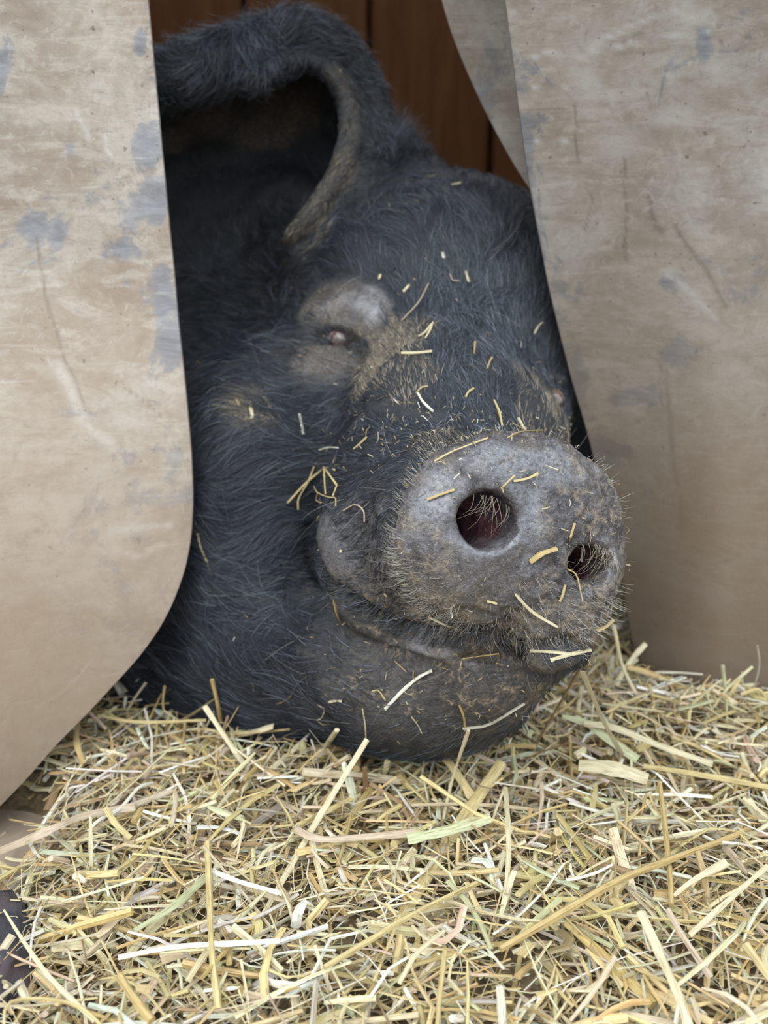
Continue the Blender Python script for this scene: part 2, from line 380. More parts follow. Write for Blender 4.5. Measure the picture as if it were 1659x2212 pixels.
PR = []
def cap(p, r1, q, r2, k=0.03): PR.append(('c', np.array(p, float), r1, np.array(q, float), r2, k))
def ell(c, r, ax=None, k=0.03): PR.append(('e', np.array(c, float), np.array(r, float), np.eye(3) if ax is None else np.array(ax, float), k))

# trunk, neck and shoulders reach back into the hut (world points turned to camera space)
def wc(x, y, z): return w2c(np.array([x, y, z]))
cap(wc(-0.13, 1.16, 0.215), 0.175, wc(-0.42, 1.62, 0.24), 0.205, 0.05)
ell(wc(-0.12, 1.10, 0.17), (0.17, 0.15, 0.15), k=0.06)
ell(P3(1200, 960, 1.27), (0.17, 0.13, 0.12), k=0.04)
# skull
ell(P3(925, 715, 1.035), (0.155, 0.155, 0.15), k=0.05)
ell(P3(1030, 640, 1.02), (0.105, 0.085, 0.10), k=0.05)
ell(P3(1170, 700, 1.07), (0.07, 0.10, 0.09), k=0.05)          # forehead
cap(P3(930, 700, 1.00), 0.105, P3(975, 930, 0.845), 0.070, 0.05) # face
cap(P3(960, 930, 0.835), 0.070, P3(1010, 1110, 0.740), 0.060, 0.05)
cap(P3(1165, 850, 0.985), 0.030, P3(1120, 960, 0.84), 0.030, 0.05)  # right cheekbone
ell(P3(780, 705, 0.958), (0.050, 0.040, 0.040), k=0.04)         # left brow
ell(P3(1165, 800, 0.970), (0.035, 0.035, 0.035), k=0.04)        # right brow
# jowl and cheek
ell(P3(575, 1130, 0.990), (0.135, 0.165, 0.135), k=0.06)
ell(P3(640, 960, 0.960), (0.105, 0.090, 0.100), k=0.05)
ell(P3(500, 1380, 0.990), (0.130, 0.110, 0.110), k=0.05)
ell(P3(640, 1400, 0.90), (0.085, 0.090, 0.085), k=0.05)
# lower jaw
ell(P3(850, 1440, 0.815), (0.084, 0.066, 0.075), k=0.035)
cap(P3(860, 1400, 0.82), 0.062, P3(1060, 1425, 0.745), 0.042, 0.03)
cap(P3(1060, 1430, 0.735), 0.036, P3(1235, 1402, 0.712), 0.014, 0.02)
ell(P3(960, 1500, 0.785), (0.066, 0.042, 0.050), k=0.03)
# snout tube and upper lip
cap(P3(850, 1090, 0.800), 0.056, P3(1000, 1150, 0.715), 0.056, 0.035)
ell(P3(812, 1195, 0.762), (0.044, 0.048, 0.045), k=0.02)
cap(P3(840, 1245, 0.755), 0.038, P3(1040, 1290, 0.700), 0.036, 0.02)
cap(P3(1000, 1150, 0.715), 0.060, disc(0, 0, -0.045), 0.058, 0.02)
# rooting disc: a thick oval pad
ell(disc(0, 0, -0.020), (0.0795, 0.0655, 0.026), (DA, DB, DN), 0.010)
ell(disc(-0.038, 0.010, -0.016), (0.042, 0.050, 0.024), (DA, DB, DN), 0.012)
ell(disc(0.046, 0.024, -0.018), (0.034, 0.052, 0.026), (DA, DB, DN), 0.012)
ell(disc(0.006, -0.030, -0.014), (0.055, 0.034, 0.019), (DA, DB, DN), 0.012)
# raised rings round the nostrils
NL = disc(-0.0335, -0.0030, 0.0); NR = disc(0.0465, 0.0035, 0.0)
HOLES = [(NL + DN * 0.014 + DA * 0.003 - DB * .002, 0.0160, NL - DN * 0.012 + DA * 0.004, 0.0140), (NL + DN * 0.014 - DA * 0.005, 0.0150, NL - DN * 0.012 - DA * 0.002, 0.0130),
         (NL + DN * 0.014, 0.0165, NL - DN * 0.016 + DB * 0.004, 0.0150), (NL - DN * 0.016 + DB * 0.004, 0.015, NL - DN * 0.050 + DB * 0.012, 0.010),
         (NR + DN * 0.014 - DA * 0.006, 0.0120, NR - DN * 0.014 - DA * 0.003, 0.0125), (NR + DN * 0.010 + DA * 0.006, 0.0105, NR - DN * 0.006 + DA * 0.004, 0.010),
         (NR - DN * 0.014 - DA * 0.003, 0.0125, NR - DN * 0.048 + DB * 0.010, 0.009)]

# ear: a thick soft shell. Middle line of its rim, radius there, and the bottom of the cup
RIM = np.array([[655, 530, 0.975, .013], [705, 470, 0.968, .016], [765, 405, 0.970, .019], [805, 325, 0.985, .019], [805, 240, 0.995, .018],
                [775, 155, 0.998, .018], [720, 95, 0.990, .018], [645, 66, 0.975, .019], [560, 88, 0.955, .021], [480, 120, 0.940, .022],
                [410, 145, 0.930, .022], [350, 165, 0.930, .020], [290, 195, 0.935, .018], [235, 260, 0.94, .015], [200, 350, 0.95, .012]])
STRIP = np.array([[612, 545, 1.0, .008], [640, 500, 0.959, .008], [690, 440, 0.952, .010], [735, 375, 0.955, .0115], [757, 300, 0.964, .0115], [752, 230, 0.972, .010], [722, 165, 0.968, .010], [672, 130, 0.965, .009], [610, 135, 0.955, .010], [540, 165, .942, .009]])
CUP = np.array([540, 430, 1.10])
rim = catmull(RIM, 64)
EP, ER = [], []
for r in catmull(STRIP, 50): EP.append(P3(*r[:3])); ER.append(r[3])
for r in catmull(STRIP, 50): EP.append(P3(r[0] + 22, r[1] + 4, r[2] + .014)); ER.append(r[3])
for r in rim:
    m = P3(*r[:3]); c = P3(*CUP); hub = np.array([c[0] * 0.62 + m[0] * 0.38, c[1] * 0.62 + m[1] * 0.38, c[2]])
    EP.append(m); ER.append(r[3])
    for s in np.linspace(0.06, 1, 20):
        a = s * math.pi / 2
        p = m + (hub - m) * np.array([1 - math.cos(a), 1 - math.cos(a), math.sin(a)]); p[:2] += (m - c)[:2] * 0.10 * math.sin(2 * a)
        EP.append(p); ER.append(max(0.0065, r[3] * (1 - 2.2 * s)))
EP = np.array(EP, np.float32); ER = np.array(ER, np.float32)
ell(P3(480, 560, 1.16), (0.17, 0.16, 0.09), k=0.06)              # side of the neck behind the ear
# root of the ear on the skull
cap(P3(700, 560, 1.03), 0.040, P3(640, 480, 1.09), 0.045, 0.04)
cap(P3(830, 400, 1.05), 0.035, P3(790, 500, 1.02), 0.035, 0.04)
cap(P3(862, 330, 1.07), 0.022, P3(900, 480, 1.05), 0.05, 0.04)   # poll

def smin(a, b, k):
    h = np.clip(0.5 + 0.5 * (b - a) / k, 0, 1); return b + (a - b) * h - k * h * (1 - h)
def dcap(P, p, r1, q, r2):
    ab = (q - p).astype(np.float32); t = np.clip(((P - p.astype(np.float32)) @ ab) / np.float32(ab @ ab), 0, 1)
    return np.linalg.norm(P - p.astype(np.float32) - t[:, None] * ab, axis=1) - (r1 + t * (r2 - r1))
def sdf(P):
    P = P.astype(np.float32); d = np.full(len(P), 9.0, np.float32)
    for pr in PR:
        if pr[0] == 'c': e_ = dcap(P, pr[1], pr[2], pr[3], pr[4]); k = pr[5]
        else:
            q = (P - pr[1].astype(np.float32)) @ pr[3].T.astype(np.float32); r = pr[2].astype(np.float32)
            k0 = np.linalg.norm(q / r, axis=1); k1 = np.linalg.norm(q / (r * r), axis=1) + 1e-9; e_ = k0 * (k0 - 1) / k1; k = pr[4]
            e_ = np.where(k0 < 0.05, -r.min(), e_)
        d = smin(d, e_, k)
    m = (P[:, 0] > EP[:, 0].min() - .05) & (P[:, 0] < EP[:, 0].max() + .05) & (P[:, 1] > EP[:, 1].min() - .05) & (P[:, 1] < EP[:, 1].max() + .05) & (P[:, 2] > 0.88) & (P[:, 2] < 1.14)
    ix = np.where(m)[0]
    if len(ix):
        be = np.full(len(ix), 9.0, np.float32)
        for a in range(0, len(ix), 20000):
            Q_ = P[ix[a:a + 20000]]
            d2 = (Q_ ** 2).sum(1)[:, None] + (EP ** 2).sum(1)[None] - 2 * Q_ @ EP.T
            be[a:a + 20000] = (np.sqrt(np.maximum(d2, 0)) - ER[None]).min(1)
        d[ix] = smin(d[ix], be, 0.012)
    for p, r1, q, r2 in HOLES:
        h = dcap(P, p, r1, q, r2); k = 0.007
        d = -smin(-d, h, k)
    return d

def axis(*seg):
    a = [seg[0][0]]
    for lo, hi, st in seg:
        n = max(1, int(round((hi - lo) / st))); a += list(np.linspace(lo, hi, n + 1)[1:])
    return np.array(a)
gx = axis((-0.62, -0.27, 0.014), (-0.27, -0.10, 0.004), (-0.10, 0.185, 0.0024), (0.185, 0.29, 0.006))
gy = axis((-0.52, -0.26, 0.0045), (-0.26, -0.10, 0.0036), (-0.10, 0.11, 0.0024), (0.11, 0.30, 0.004))
gz = axis((0.575, 0.70, 0.0022), (0.70, 0.95, 0.0034), (0.95, 1.13, 0.0055), (1.13, 1.95, 0.016))
nx, ny, nz = len(gx), len(gy), len(gz)
VOL = np.empty((nx, ny, nz), np.float32)
yy, zz = np.meshgrid(gy, gz, indexing='ij')
for a in range(0, nx, 6):
    xs = gx[a:a + 6]
    P = np.stack([np.repeat(xs, yy.size), np.tile(yy.ravel(), len(xs)), np.tile(zz.ravel(), len(xs))], 1)
    VOL[a:a + 6] = sdf(P).reshape(len(xs), ny, nz)
print('GRID', VOL.shape)

def surface_nets(V):
    S = V < 0
    c = np.zeros((nx - 1, ny - 1, nz - 1), np.int8)
    for i in (0, 1):
        for j in (0, 1):
            for k in (0, 1): c += S[i:nx - 1 + i, j:ny - 1 + j, k:nz - 1 + k]
    I = np.argwhere((c > 0) & (c < 8)); del c
    vid = np.full((nx - 1, ny - 1, nz - 1), -1, np.int32); vid[I[:, 0], I[:, 1], I[:, 2]] = np.arange(len(I))
    acc = np.zeros((len(I), 3)); cnt = np.zeros(len(I))
    cor = [(i, j, k) for i in (0, 1) for j in (0, 1) for k in (0, 1)]
    for a in cor:
        for b in cor:
            if sum(np.abs(np.subtract(a, b))) == 1 and a < b:
                va = V[I[:, 0] + a[0], I[:, 1] + a[1], I[:, 2] + a[2]]; vb = V[I[:, 0] + b[0], I[:, 1] + b[1], I[:, 2] + b[2]]
                m = (va < 0) != (vb < 0); t = np.where(m, va / np.where(m, va - vb, 1), 0)
                p = np.array(a)[None] + t[:, None] * (np.array(b) - np.array(a))[None]
                acc += p * m[:, None]; cnt += m
    loc = acc / cnt[:, None]; g = I + loc
    P = np.stack([np.interp(g[:, q], np.arange(len(ax)), ax) for q, ax in enumerate((gx, gy, gz))], 1)
    Q = []
    for ax in range(3):
        sl0 = [slice(None)] * 3; sl1 = [slice(None)] * 3; sl0[ax] = slice(0, -1); sl1[ax] = slice(1, None)
        E = np.argwhere(S[tuple(sl0)] != S[tuple(sl1)]); u, w = [(1, 2), (2, 0), (0, 1)][ax]
        ok = (E[:, u] > 0) & (E[:, w] > 0) & (E[:, u] < V.shape[u] - 1) & (E[:, w] < V.shape[w] - 1); E = E[ok]
        f = S[E[:, 0], E[:, 1], E[:, 2]]
        q = []
        for du, dw in ((-1, -1), (0, -1), (0, 0), (-1, 0)):
            e_ = E.copy(); e_[:, u] += du; e_[:, w] += dw; q.append(vid[e_[:, 0], e_[:, 1], e_[:, 2]])
        q = np.stack(q, 1); q[~f] = q[~f][:, ::-1]; Q.append(q)
    return P, np.concatenate(Q)
BV, BQ = surface_nets(VOL)
BQ = BQ[(BQ >= 0).all(1)]

def vsample(P):
    """trilinear distance and gradient from the grid"""
    ii = []; tt = []
    for q, ax in enumerate((gx, gy, gz)):
        i = np.clip(np.searchsorted(ax, P[:, q]) - 1, 0, len(ax) - 2); ii.append(i); tt.append(np.clip((P[:, q] - ax[i]) / (ax[i + 1] - ax[i]), 0, 1))
    r = 0
    for a in (0, 1):
        for b in (0, 1):
            for c in (0, 1):
                w = (tt[0] if a else 1 - tt[0]) * (tt[1] if b else 1 - tt[1]) * (tt[2] if c else 1 - tt[2])
                r = r + w * VOL[ii[0] + a, ii[1] + b, ii[2] + c]
    return r
def vgrad(P, h=0.004):
    g = np.stack([vsample(P + np.eye(3)[q] * h) - vsample(P - np.eye(3)[q] * h) for q in range(3)], 1)
    return g / (np.linalg.norm(g, axis=1, keepdims=True) + 1e-9)

# relax the net a little and pull it back on the surface
def relax(V, Q, it, onto=True):
    for _ in range(it):
        s = np.zeros_like(V); n = np.zeros(len(V))
        for a in range(4):
            b = (a + 1) % 4
            for q in range(3): s[:, q] += np.bincount(Q[:, a], V[Q[:, b], q], len(V)) + np.bincount(Q[:, b], V[Q[:, a], q], len(V))
            n += np.bincount(Q[:, a], minlength=len(V)) + np.bincount(Q[:, b], minlength=len(V))
        V = V + 0.5 * (s / np.maximum(n, 1)[:, None] - V)
        if onto: d = vsample(V); V = V - d[:, None] * vgrad(V, 0.003)
    return V
BV = relax(BV, BQ, 2)
def vnormals(V, Q):
    n = np.cross(V[Q[:, 2]] - V[Q[:, 0]], V[Q[:, 3]] - V[Q[:, 1]]); N = np.zeros_like(V)
    for a in range(4):
        for q in range(3): N[:, q] += np.bincount(Q[:, a], n[:, q], len(V))
    return N / (np.linalg.norm(N, axis=1, keepdims=True) + 1e-12)
BN = vnormals(BV, BQ)
if (BN * vgrad(BV[:, :])).sum(1).mean() < 0: BQ = BQ[:, ::-1]; BN = -BN

# --- sculpting strokes: folds, lids, lips. A stroke runs along the skin through the places where it is seen
BP = pix(BV)
def seg_dist(P, L):
    L = np.asarray(L, float); best = np.full(len(P), 1e9); tb = np.zeros(len(P)); s = 0; side = np.zeros(len(P))
    tot = sum(np.linalg.norm(L[i + 1] - L[i]) for i in range(len(L) - 1))
    for i in range(len(L) - 1):
        d = L[i + 1] - L[i]; l = np.linalg.norm(d); t_ = np.clip(((P - L[i]) @ d) / (l * l), 0, 1)
        v = P - (L[i] + t_[:, None] * d); r = np.linalg.norm(v, axis=1); m = r < best
        best[m] = r[m]; tb[m] = (s + t_[m] * l) / tot; side[m] = np.sign(d[0] * v[m, 1] - d[1] * v[m, 0]); s += l
    return best, tb, side
FACE = ((BN * nrm([0, 0, -1])).sum(1) > -0.15)
def stroke(L, w, depth, zr, taper=True):
    """depth in metres, positive digs in"""
    L = catmull(L, 24)
    d, t_, _ = seg_dist(BP, L); m = FACE & (BV[:, 2] > zr[0]) & (BV[:, 2] < zr[1]) & (d < 3 * w)
    a = np.exp(-(d / w) ** 2) * (np.sin(np.clip(t_, 0, 1) * math.pi) ** 0.35 if taper else 1)
    DISP[m] -= (depth * a)[m]
DISP = np.zeros(len(BV))
ez = (0.85, 1.02)
stroke([(640, 700), (700, 630), (765, 612), (828, 650), (842, 705)], 15, -0.0045, ez)     # fold over the upper lid
stroke([(705, 672), (760, 655), (812, 680)], 24, -0.0048, ez)                               # bare bulging upper lid
stroke([(655, 690), (710, 645), (770, 632), (825, 660), (836, 705)], 6, 0.0040, ez)
stroke([(690, 694), (740, 688), (790, 706)], 5, 0.0018, ez)
stroke([(690, 712), (735, 704), (780, 722)], 8, -0.0035, ez)                                # rim of the upper lid
stroke([(698, 722), (738, 727), (770, 748)], 16, 0.0155, ez, False)                         # opening
stroke([(768, 745), (782, 770), (778, 800), (745, 815)], 6, 0.0065, ez)                     # inner corner
stroke([(695, 748), (735, 762), (764, 784), (768, 802)], 9, -0.0045, ez)                    # lower lid
stroke([(690, 722), (650, 730), (622, 770), (618, 810)], 7, 0.0045, ez)
stroke([(660, 770), (700, 792), (745, 800)], 24, -0.0060, ez)
stroke([(640, 755), (690, 768), (745, 790)], 4, 0.0015, ez)
stroke([(640, 790), (690, 812), (740, 815)], 5, 0.0018, ez)
stroke([(850, 700), (835, 800), (880, 880)], 40, 0.0050, (0.8, 1.0))                        # tear trough
stroke([(1185, 830), (1215, 860), (1200, 900)], 14, 0.006, (0.85, 1.05))
stroke([(1150, 850), (1185, 820), (1225, 830)], 12, -0.005, (0.85, 1.05))
# lips
mz = (0.66, 0.86)
stroke([(700, 1110), (700, 1165), (716, 1215), (748, 1262)], 26, -0.0035, mz)
stroke([(672, 1125), (672, 1180), (690, 1235), (722, 1275)], 14, 0.0120, mz)
stroke([(722, 1268), (790, 1322), (850, 1352), (920, 1372), (1000, 1378), (1080, 1362), (1120, 1352)], 13, 0.0170, (0.62, 0.86))
stroke([(735, 1310), (800, 1360), (880, 1392), (955, 1412), (1010, 1400)], 15, -0.0055, mz)
stroke([(1080, 1395), (1150, 1400), (1250, 1385)], 14, 0.010, (0.62, 0.80))
stroke([(1090, 1425), (1180, 1432), (1250, 1410)], 15, -0.004, (0.66, 0.80))
# folds across the top of the snout and along the cheek
stroke([(800, 905), (880, 925), (960, 935), (1040, 930)], 13, 0.0050, (0.72, 0.95))
stroke([(790, 880), (880, 895), (970, 900)], 16, -0.0035, (0.72, 0.95))
stroke([(640, 1200), (630, 1290), (655, 1370)], 22, 0.0060, (0.76, 0.95))
stroke([(700, 850), (600, 865), (520, 850)], 20, 0.0040, (0.8, 1.0))
# groove between the disc and the snout, philtrum
stroke([(862, 1100), (872, 1190), (925, 1262), (1000, 1308), (1085, 1340)], 9, 0.0040, (0.64, 0.78))
stroke([(1098, 1400), (1096, 1350), (1092, 1310)], 11, 0.0060, (0.60, 0.72))
stroke([(1240, 980), (1290, 1040), (1325, 1110)], 5, 0.0015, (0.58, 0.72))
stroke([(1150, 1050), (1145, 1120), (1140, 1200)], 24, 0.0030, (0.58, 0.70), False)
# skin relief
wn = BV @ M2W
disc_d = (BV - DC) @ DN; disc_a = (BV - DC) @ DA; disc_b = (BV - DC) @ DB
NOSE = smoothstep(-0.040, -0.022, disc_d) * smoothstep(0.125, 0.10, np.hypot(disc_a, disc_b))
crust = smoothstep(-0.2, 0.5, vnoise(BV, 260, 5)) * 0.0011 + smoothstep(0.1, 0.6, vnoise(BV, 420, 6)) * 0.0007
side = smoothstep(-0.015, 0.015, disc_a + 0.5 * vnoise(BV, 60, 9) * 0.02)
DISP += NOSE * crust * (0.25 + 0.9 * side)
muz = (1 - NOSE) * smoothstep(0.95, 0.80, BV[:, 2])
DISP += muz * (0.0010 * vnoise(BV, 130, 11) + 0.0007 * vnoise(BV, 300, 12))
DISP += (1 - muz) * 0.0015 * vnoise(BV, 60, 13)
BV = BV + BN * DISP[:, None]
BN = vnormals(BV, BQ)

# --- what the skin carries (attributes: red = bare grey skin, green = dried mud plus light painted on the ear, blue = wet pink inside of the nostril)
def blob(cx, cy, rx, ry, ang=0, zr=(0.5, 1.2), soft=0.35, seed=1):
    a = math.radians(ang); d = BP - (cx, cy); u = (d[:, 0] * math.cos(a) + d[:, 1] * math.sin(a)) / rx; v = (-d[:, 0] * math.sin(a) + d[:, 1] * math.cos(a)) / ry
    r = np.hypot(u, v) + 0.30 * vnoise(BV, 45, seed) + 0.15 * vnoise(BV, 130, seed + 1)
    return smoothstep(1 + soft, 1 - soft, r) * (BV[:, 2] > zr[0]) * (BV[:, 2] < zr[1]) * FACE
bare = np.zeros(len(BV)); mud = np.zeros(len(BV)); pink = np.zeros(len(BV))
NOSE = NOSE * (1 - smoothstep(0.050, 0.060, disc_b) * (disc_d < -0.018))
bare = np.maximum(bare, NOSE)
bare = np.maximum(bare, blob(765, 665, 72, 45, 0, ez, 0.25))
bare = np.maximum(bare, 0.35 * blob(700, 775, 85, 50, 8, ez, 0.35))
bare = np.maximum(bare, 0.5 * blob(790, 1180, 110, 120, 30, mz, 0.3))
bare = np.maximum(bare, 0.6 * blob(930, 1300, 160, 70, 15, mz, 0.3))
bare = np.maximum(bare, 0.30 * blob(950, 1490, 260, 110, 0, (0.65, 0.9), 0.4))
mud = np.maximum(mud, 0.22 * blob(930, 1480, 290, 150, 0, (0.62, 0.92), 0.4, 28))
mud = np.maximum(mud, 0.22 * blob(880, 1300, 200, 90, 20, (0.62, 0.92), 0.4, 29))
bare = np.maximum(bare, 0.9 * blob(960, 1405, 80, 16, 22, mz, 0.25))
bare = np.maximum(bare, 0.4 * blob(1170, 880, 50, 60, 0, (0.8, 1.05), 0.4))
tan_ = np.maximum(blob(852, 795, 68, 110, -32, (0.8, 1.0), 0.6, 21), 0.9 * blob(1160, 890, 50, 45, 0, (0.8, 1.05), 0.5, 22))
tan_ = np.maximum(tan_, 0.8 * blob(540, 880, 55, 40, 0, (0.8, 1.0), 0.5, 23))
tan_ = np.maximum(tan_, 0.55 * blob(720, 660, 60, 35, -25, ez, 0.6, 24)); tan_ = np.maximum(tan_, 0.35 * blob(700, 770, 90, 50, 5, ez, 0.5, 27))
mud = np.maximum(mud, tan_)
sp = smoothstep(0.15, 0.55, vnoise(BV, 230, 31) + 0.5 * vnoise(BV, 90, 32))
mud = np.maximum(mud, sp * blob(980, 1500, 220, 110, 0, (0.65, 0.9), 0.4, 25))
mud = np.maximum(mud, sp * blob(860, 1350, 170, 60, 25, mz, 0.4, 26))
mud = np.maximum(mud, sp * NOSE * side * 0.8)
ring = smoothstep(0.045, 0.062, np.hypot(disc_a + 0.004, disc_b * 1.18)) * NOSE
mud = np.maximum(mud, ring * smoothstep(-0.3, 0.5, vnoise(BV, 150, 33)) * (0.35 + 0.5 * (disc_b > 0.01)))
for p, r1, q, r2 in HOLES:
    pink = np.maximum(pink, smoothstep(0.0055, 0.001, dcap(BV.astype(np.float32), p, r1, q, r2)) * (disc_d < -0.012))
EARIN = smoothstep(0.03, 0.0, np.abs(vsample(BV))) * 0
cc = P3(*CUP)
incup = (BV[:, 2] > 0.99) & (np.hypot(BV[:, 0] - (cc[0]), BV[:, 1] - cc[1]) < 0.13) & (BV[:, 2] < 1.12) & (BP[:, 1] < 330) & (BP[:, 0] < 690) & (BN[:, 2] < 0.2)
stripm = np.array(seg_dist(BP, catmull(STRIP[:7, :2], 30))[0]) < 30
stripm &= (BV[:, 2] < 1.0) & FACE & (BP[:, 1] < 520)
mud = np.maximum(mud, 0.30 * stripm)  # sky light on the ear's inner rim strip, painted in paler
mud = np.maximum(mud, 0.5 * blob(610, 250, 90, 60, -20, (0.9, 1.2), .5, 41) * incup); mud = np.maximum(mud, 0.45 * incup * smoothstep(0.0, 0.5, vnoise(BV, 22, 40)))  # brown light caught inside the ear, painted into the skin

wet = np.zeros(len(BV))
for a_ in ((1310, 1210, 40, 50, 0), (1020, 1225, 110, 65, 25), (925, 1100, 50, 100, 15), (1130, 1120, 45, 110, 0), (1130, 1000, 120, 40, 10)): wet = np.maximum(wet, blob(*a_, (0.55, 0.72), 0.45, 50))
wet = np.maximum(wet, 0.8 * blob(960, 1405, 80, 16, 22, mz, 0.25)); wet = np.maximum(wet, 0.5 * blob(790, 668, 40, 30, 0, ez, 0.4)); wet = np.clip(wet * (1 - 0.6 * mud), 0, 1); lipd = blob(1200, 1425, 95, 40, 0, (0.6, 0.9), .3, 66); bare = bare * (1 - 0.85 * lipd); mud = mud * (1 - 0.6 * lipd); jawlow = blob(900, 1600, 300, 60, 0, (0.6, 0.95), .4, 67); mud = mud * (1 - 0.6 * jawlow)
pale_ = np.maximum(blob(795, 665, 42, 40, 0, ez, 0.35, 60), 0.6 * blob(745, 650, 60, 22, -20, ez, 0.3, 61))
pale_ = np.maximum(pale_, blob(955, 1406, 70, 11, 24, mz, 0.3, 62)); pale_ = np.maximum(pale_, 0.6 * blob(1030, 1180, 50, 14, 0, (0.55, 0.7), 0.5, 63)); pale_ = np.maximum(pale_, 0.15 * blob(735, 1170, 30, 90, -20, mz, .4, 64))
t = NT('pig_skin'); at = t.attr('skin').outputs['Color']; sep = t.n('ShaderNodeSeparateColor'); t.l(at, sep.inputs[0])
v = t.coord(); n1 = t.noise(v, 130, 8, 0.7, 0.6); n2 = t.noise(v, 420, 5, 0.7); n3 = t.noise(v, 38, 5, 0.6, 1.0)
barec = t.ramp(n1, [(0.38, (0.026, 0.020, 0.018)), (0.52, (0.080, 0.066, 0.066)), (0.66, (0.195, 0.178, 0.19))])
c = t.mix(sep.outputs[0], (0.020, 0.021, 0.024), barec)
mudc = t.ramp(n2, [(0.3, (0.17, 0.125, 0.08)), (0.6, (0.34, 0.26, 0.17)), (0.8, (0.48, 0.39, 0.27))])
mm = t.math('MULTIPLY', sep.outputs[1], t.ramp(n2, [(0.42, 0.25), (0.56, 1.0)]))
c = t.mix(mm, c, mudc)
pk = t.ramp(n3, [(0.35, (0.018, 0.004, 0.006)), (0.68, (0.15, 0.042, 0.055))])
c = t.mix(sep.outputs[2], c, pk)
rg = t.math('SUBTRACT', t.ramp(n1, [(0.40, 0.20), (0.62, 0.60)]), t.math('MULTIPLY', sep.outputs[2], 0.15))
rg = t.mix(sep.outputs[0], (0.55, 0.55, 0.55), rg); rg = t.mix(mm, rg, (0.85, 0.85, 0.85)); rg = t.mix(sep.outputs[2], rg, (0.18, 0.18, 0.18))
ws = t.n('ShaderNodeSeparateColor'); t.l(t.attr('wet').outputs['Color'], ws.inputs[0]); wt_ = t.math('MULTIPLY', ws.outputs[0], t.ramp(n2, [(0.38, 0.2), (0.52, 1.0)]))
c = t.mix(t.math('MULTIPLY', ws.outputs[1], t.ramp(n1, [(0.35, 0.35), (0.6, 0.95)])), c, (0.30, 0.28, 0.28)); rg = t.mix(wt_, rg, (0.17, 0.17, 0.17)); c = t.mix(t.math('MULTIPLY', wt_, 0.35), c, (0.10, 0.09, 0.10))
vo = t.n('ShaderNodeTexVoronoi', feature='DISTANCE_TO_EDGE'); t.l(v, vo.inputs['Vector']); vo.inputs['Scale'].default_value = 330
vf = t.ramp(vo.outputs['Distance'], [(0.0, 0.0), (0.12, 1.0)])
fleck = t.ramp(t.noise(v, 620, 3, 0.6), [(0.60, 0.0), (0.66, 1.0)]); c = t.mix(t.math('MULTIPLY', t.math('MULTIPLY', fleck, sep.outputs[0]), 0.5), c, (0.42, 0.38, 0.33))
nb = t.bump(n1, 0.7, 0.0030); nb = t.bump(n2, 0.8, 0.0013, nb); nb = t.bump(vf, 0.35, 0.0008, nb)
t.l(wt_, t.b.inputs['Coat Weight']); t.b.inputs['Coat Roughness'].default_value = 0.20; t.b.inputs['Coat IOR'].default_value = 1.8; t.l(t.bump(n1, 0.30, 0.0022), t.b.inputs['Coat Normal'])
M['skin'] = t.set(Base_Color=c, Roughness=rg, Normal=nb, Specular_IOR_Level=0.75)

t = NT('pig_hair'); hc = t.attr('tint').outputs['Color']
M['hair'] = t.set(Base_Color=hc, Roughness=0.30, Specular_IOR_Level=0.7)
t = NT('eye_wet'); v = t.coord(kind='Object'); g = t.n('ShaderNodeTexGradient', gradient_type='SPHERICAL')
mp = t.n('ShaderNodeMapping'); t.l(v, mp.inputs[0]); mp.inputs['Location'].default_value = (0, 0, -0.0125 * 60); mp.inputs['Scale'].default_value = (60, 60, 60); t.l(mp.outputs[0], g.inputs[0])
M['eye'] = t.set(Base_Color=t.ramp(g.outputs['Fac'], [(0.0, (0.035, 0.022, 0.020)), (0.46, (0.16, 0.08, 0.05)), (0.52, (0.09, 0.05, 0.03)), (0.70, (0.12, 0.075, 0.05)), (0.80, (0.004, 0.004, 0.006))]), Roughness=0.04, Specular_IOR_Level=0.9, Coat_Weight=0.3)

pig_org = c2w(P3(700, 1500, 0.95)); pig_org[2] = 0.0
pig = empty('pig', tuple(pig_org))
tag(pig, 'black bristly pig resting its big muddy snout and chin on the straw between the flaps', 'pig')
BW = c2w(BV) - pig_org
wet3 = np.stack([wet, pale_, wet * 0], 1)
body = quad_mesh('body', BW, BQ, M['skin'], pig, attrs={'skin': np.stack([bare, np.clip(mud, 0, 1), pink], 1), 'wet': wet3})
print('BODY', len(BV))
bvh = BVHTree.FromPolygons([Vector(p) for p in c2w(BV)], [tuple(int(i) for i in q) for q in BQ])
def on_pig(px, py):
    d = raydir(px, py); d = d / np.linalg.norm(d); h = bvh.ray_cast(Vector(CAM), Vector(d))
    return None if h[0] is None else (np.array(h[0]), np.array(h[1]))

# eyes
def eyeball(px, py, look, back, r=0.0135):
    h = on_pig(px, py)
    if h is None: return
    c = h[0] - nrm(-FWD) * back
    V, Q = [], []; n1_, n2_ = 24, 32
    bm_v = []
    for i in range(n1_ + 1):
        a = math.pi * i / n1_
        for j in range(n2_):
            b = 2 * math.pi * j / n2_; rr = r * (1 + 0.07 * math.exp(-(a / 0.45) ** 2)); V.append((rr * math.sin(a) * math.cos(b), rr * math.sin(a) * math.sin(b), rr * math.cos(a)))
    for i in range(n1_):
        for j in range(n2_): Q.append((i * n2_ + j, (i + 1) * n2_ + j, (i + 1) * n2_ + (j + 1) % n2_, i * n2_ + (j + 1) % n2_))
    o = quad_mesh('eye', V, Q, M['eye'], pig); o.location = c - pig_org
    o.rotation_euler = Vector(look).to_track_quat('Z', 'Y').to_euler()
    return o
tag(eyeball(738, 733, (0.20, -0.95, 0.25), 0.0108, 0.0170), 'half open brown eye between grey lids')
tag(eyeball(1198, 862, (0.75, -0.6, 0.0), 0.0215, 0.0120), 'eye in the shade by the right flap')

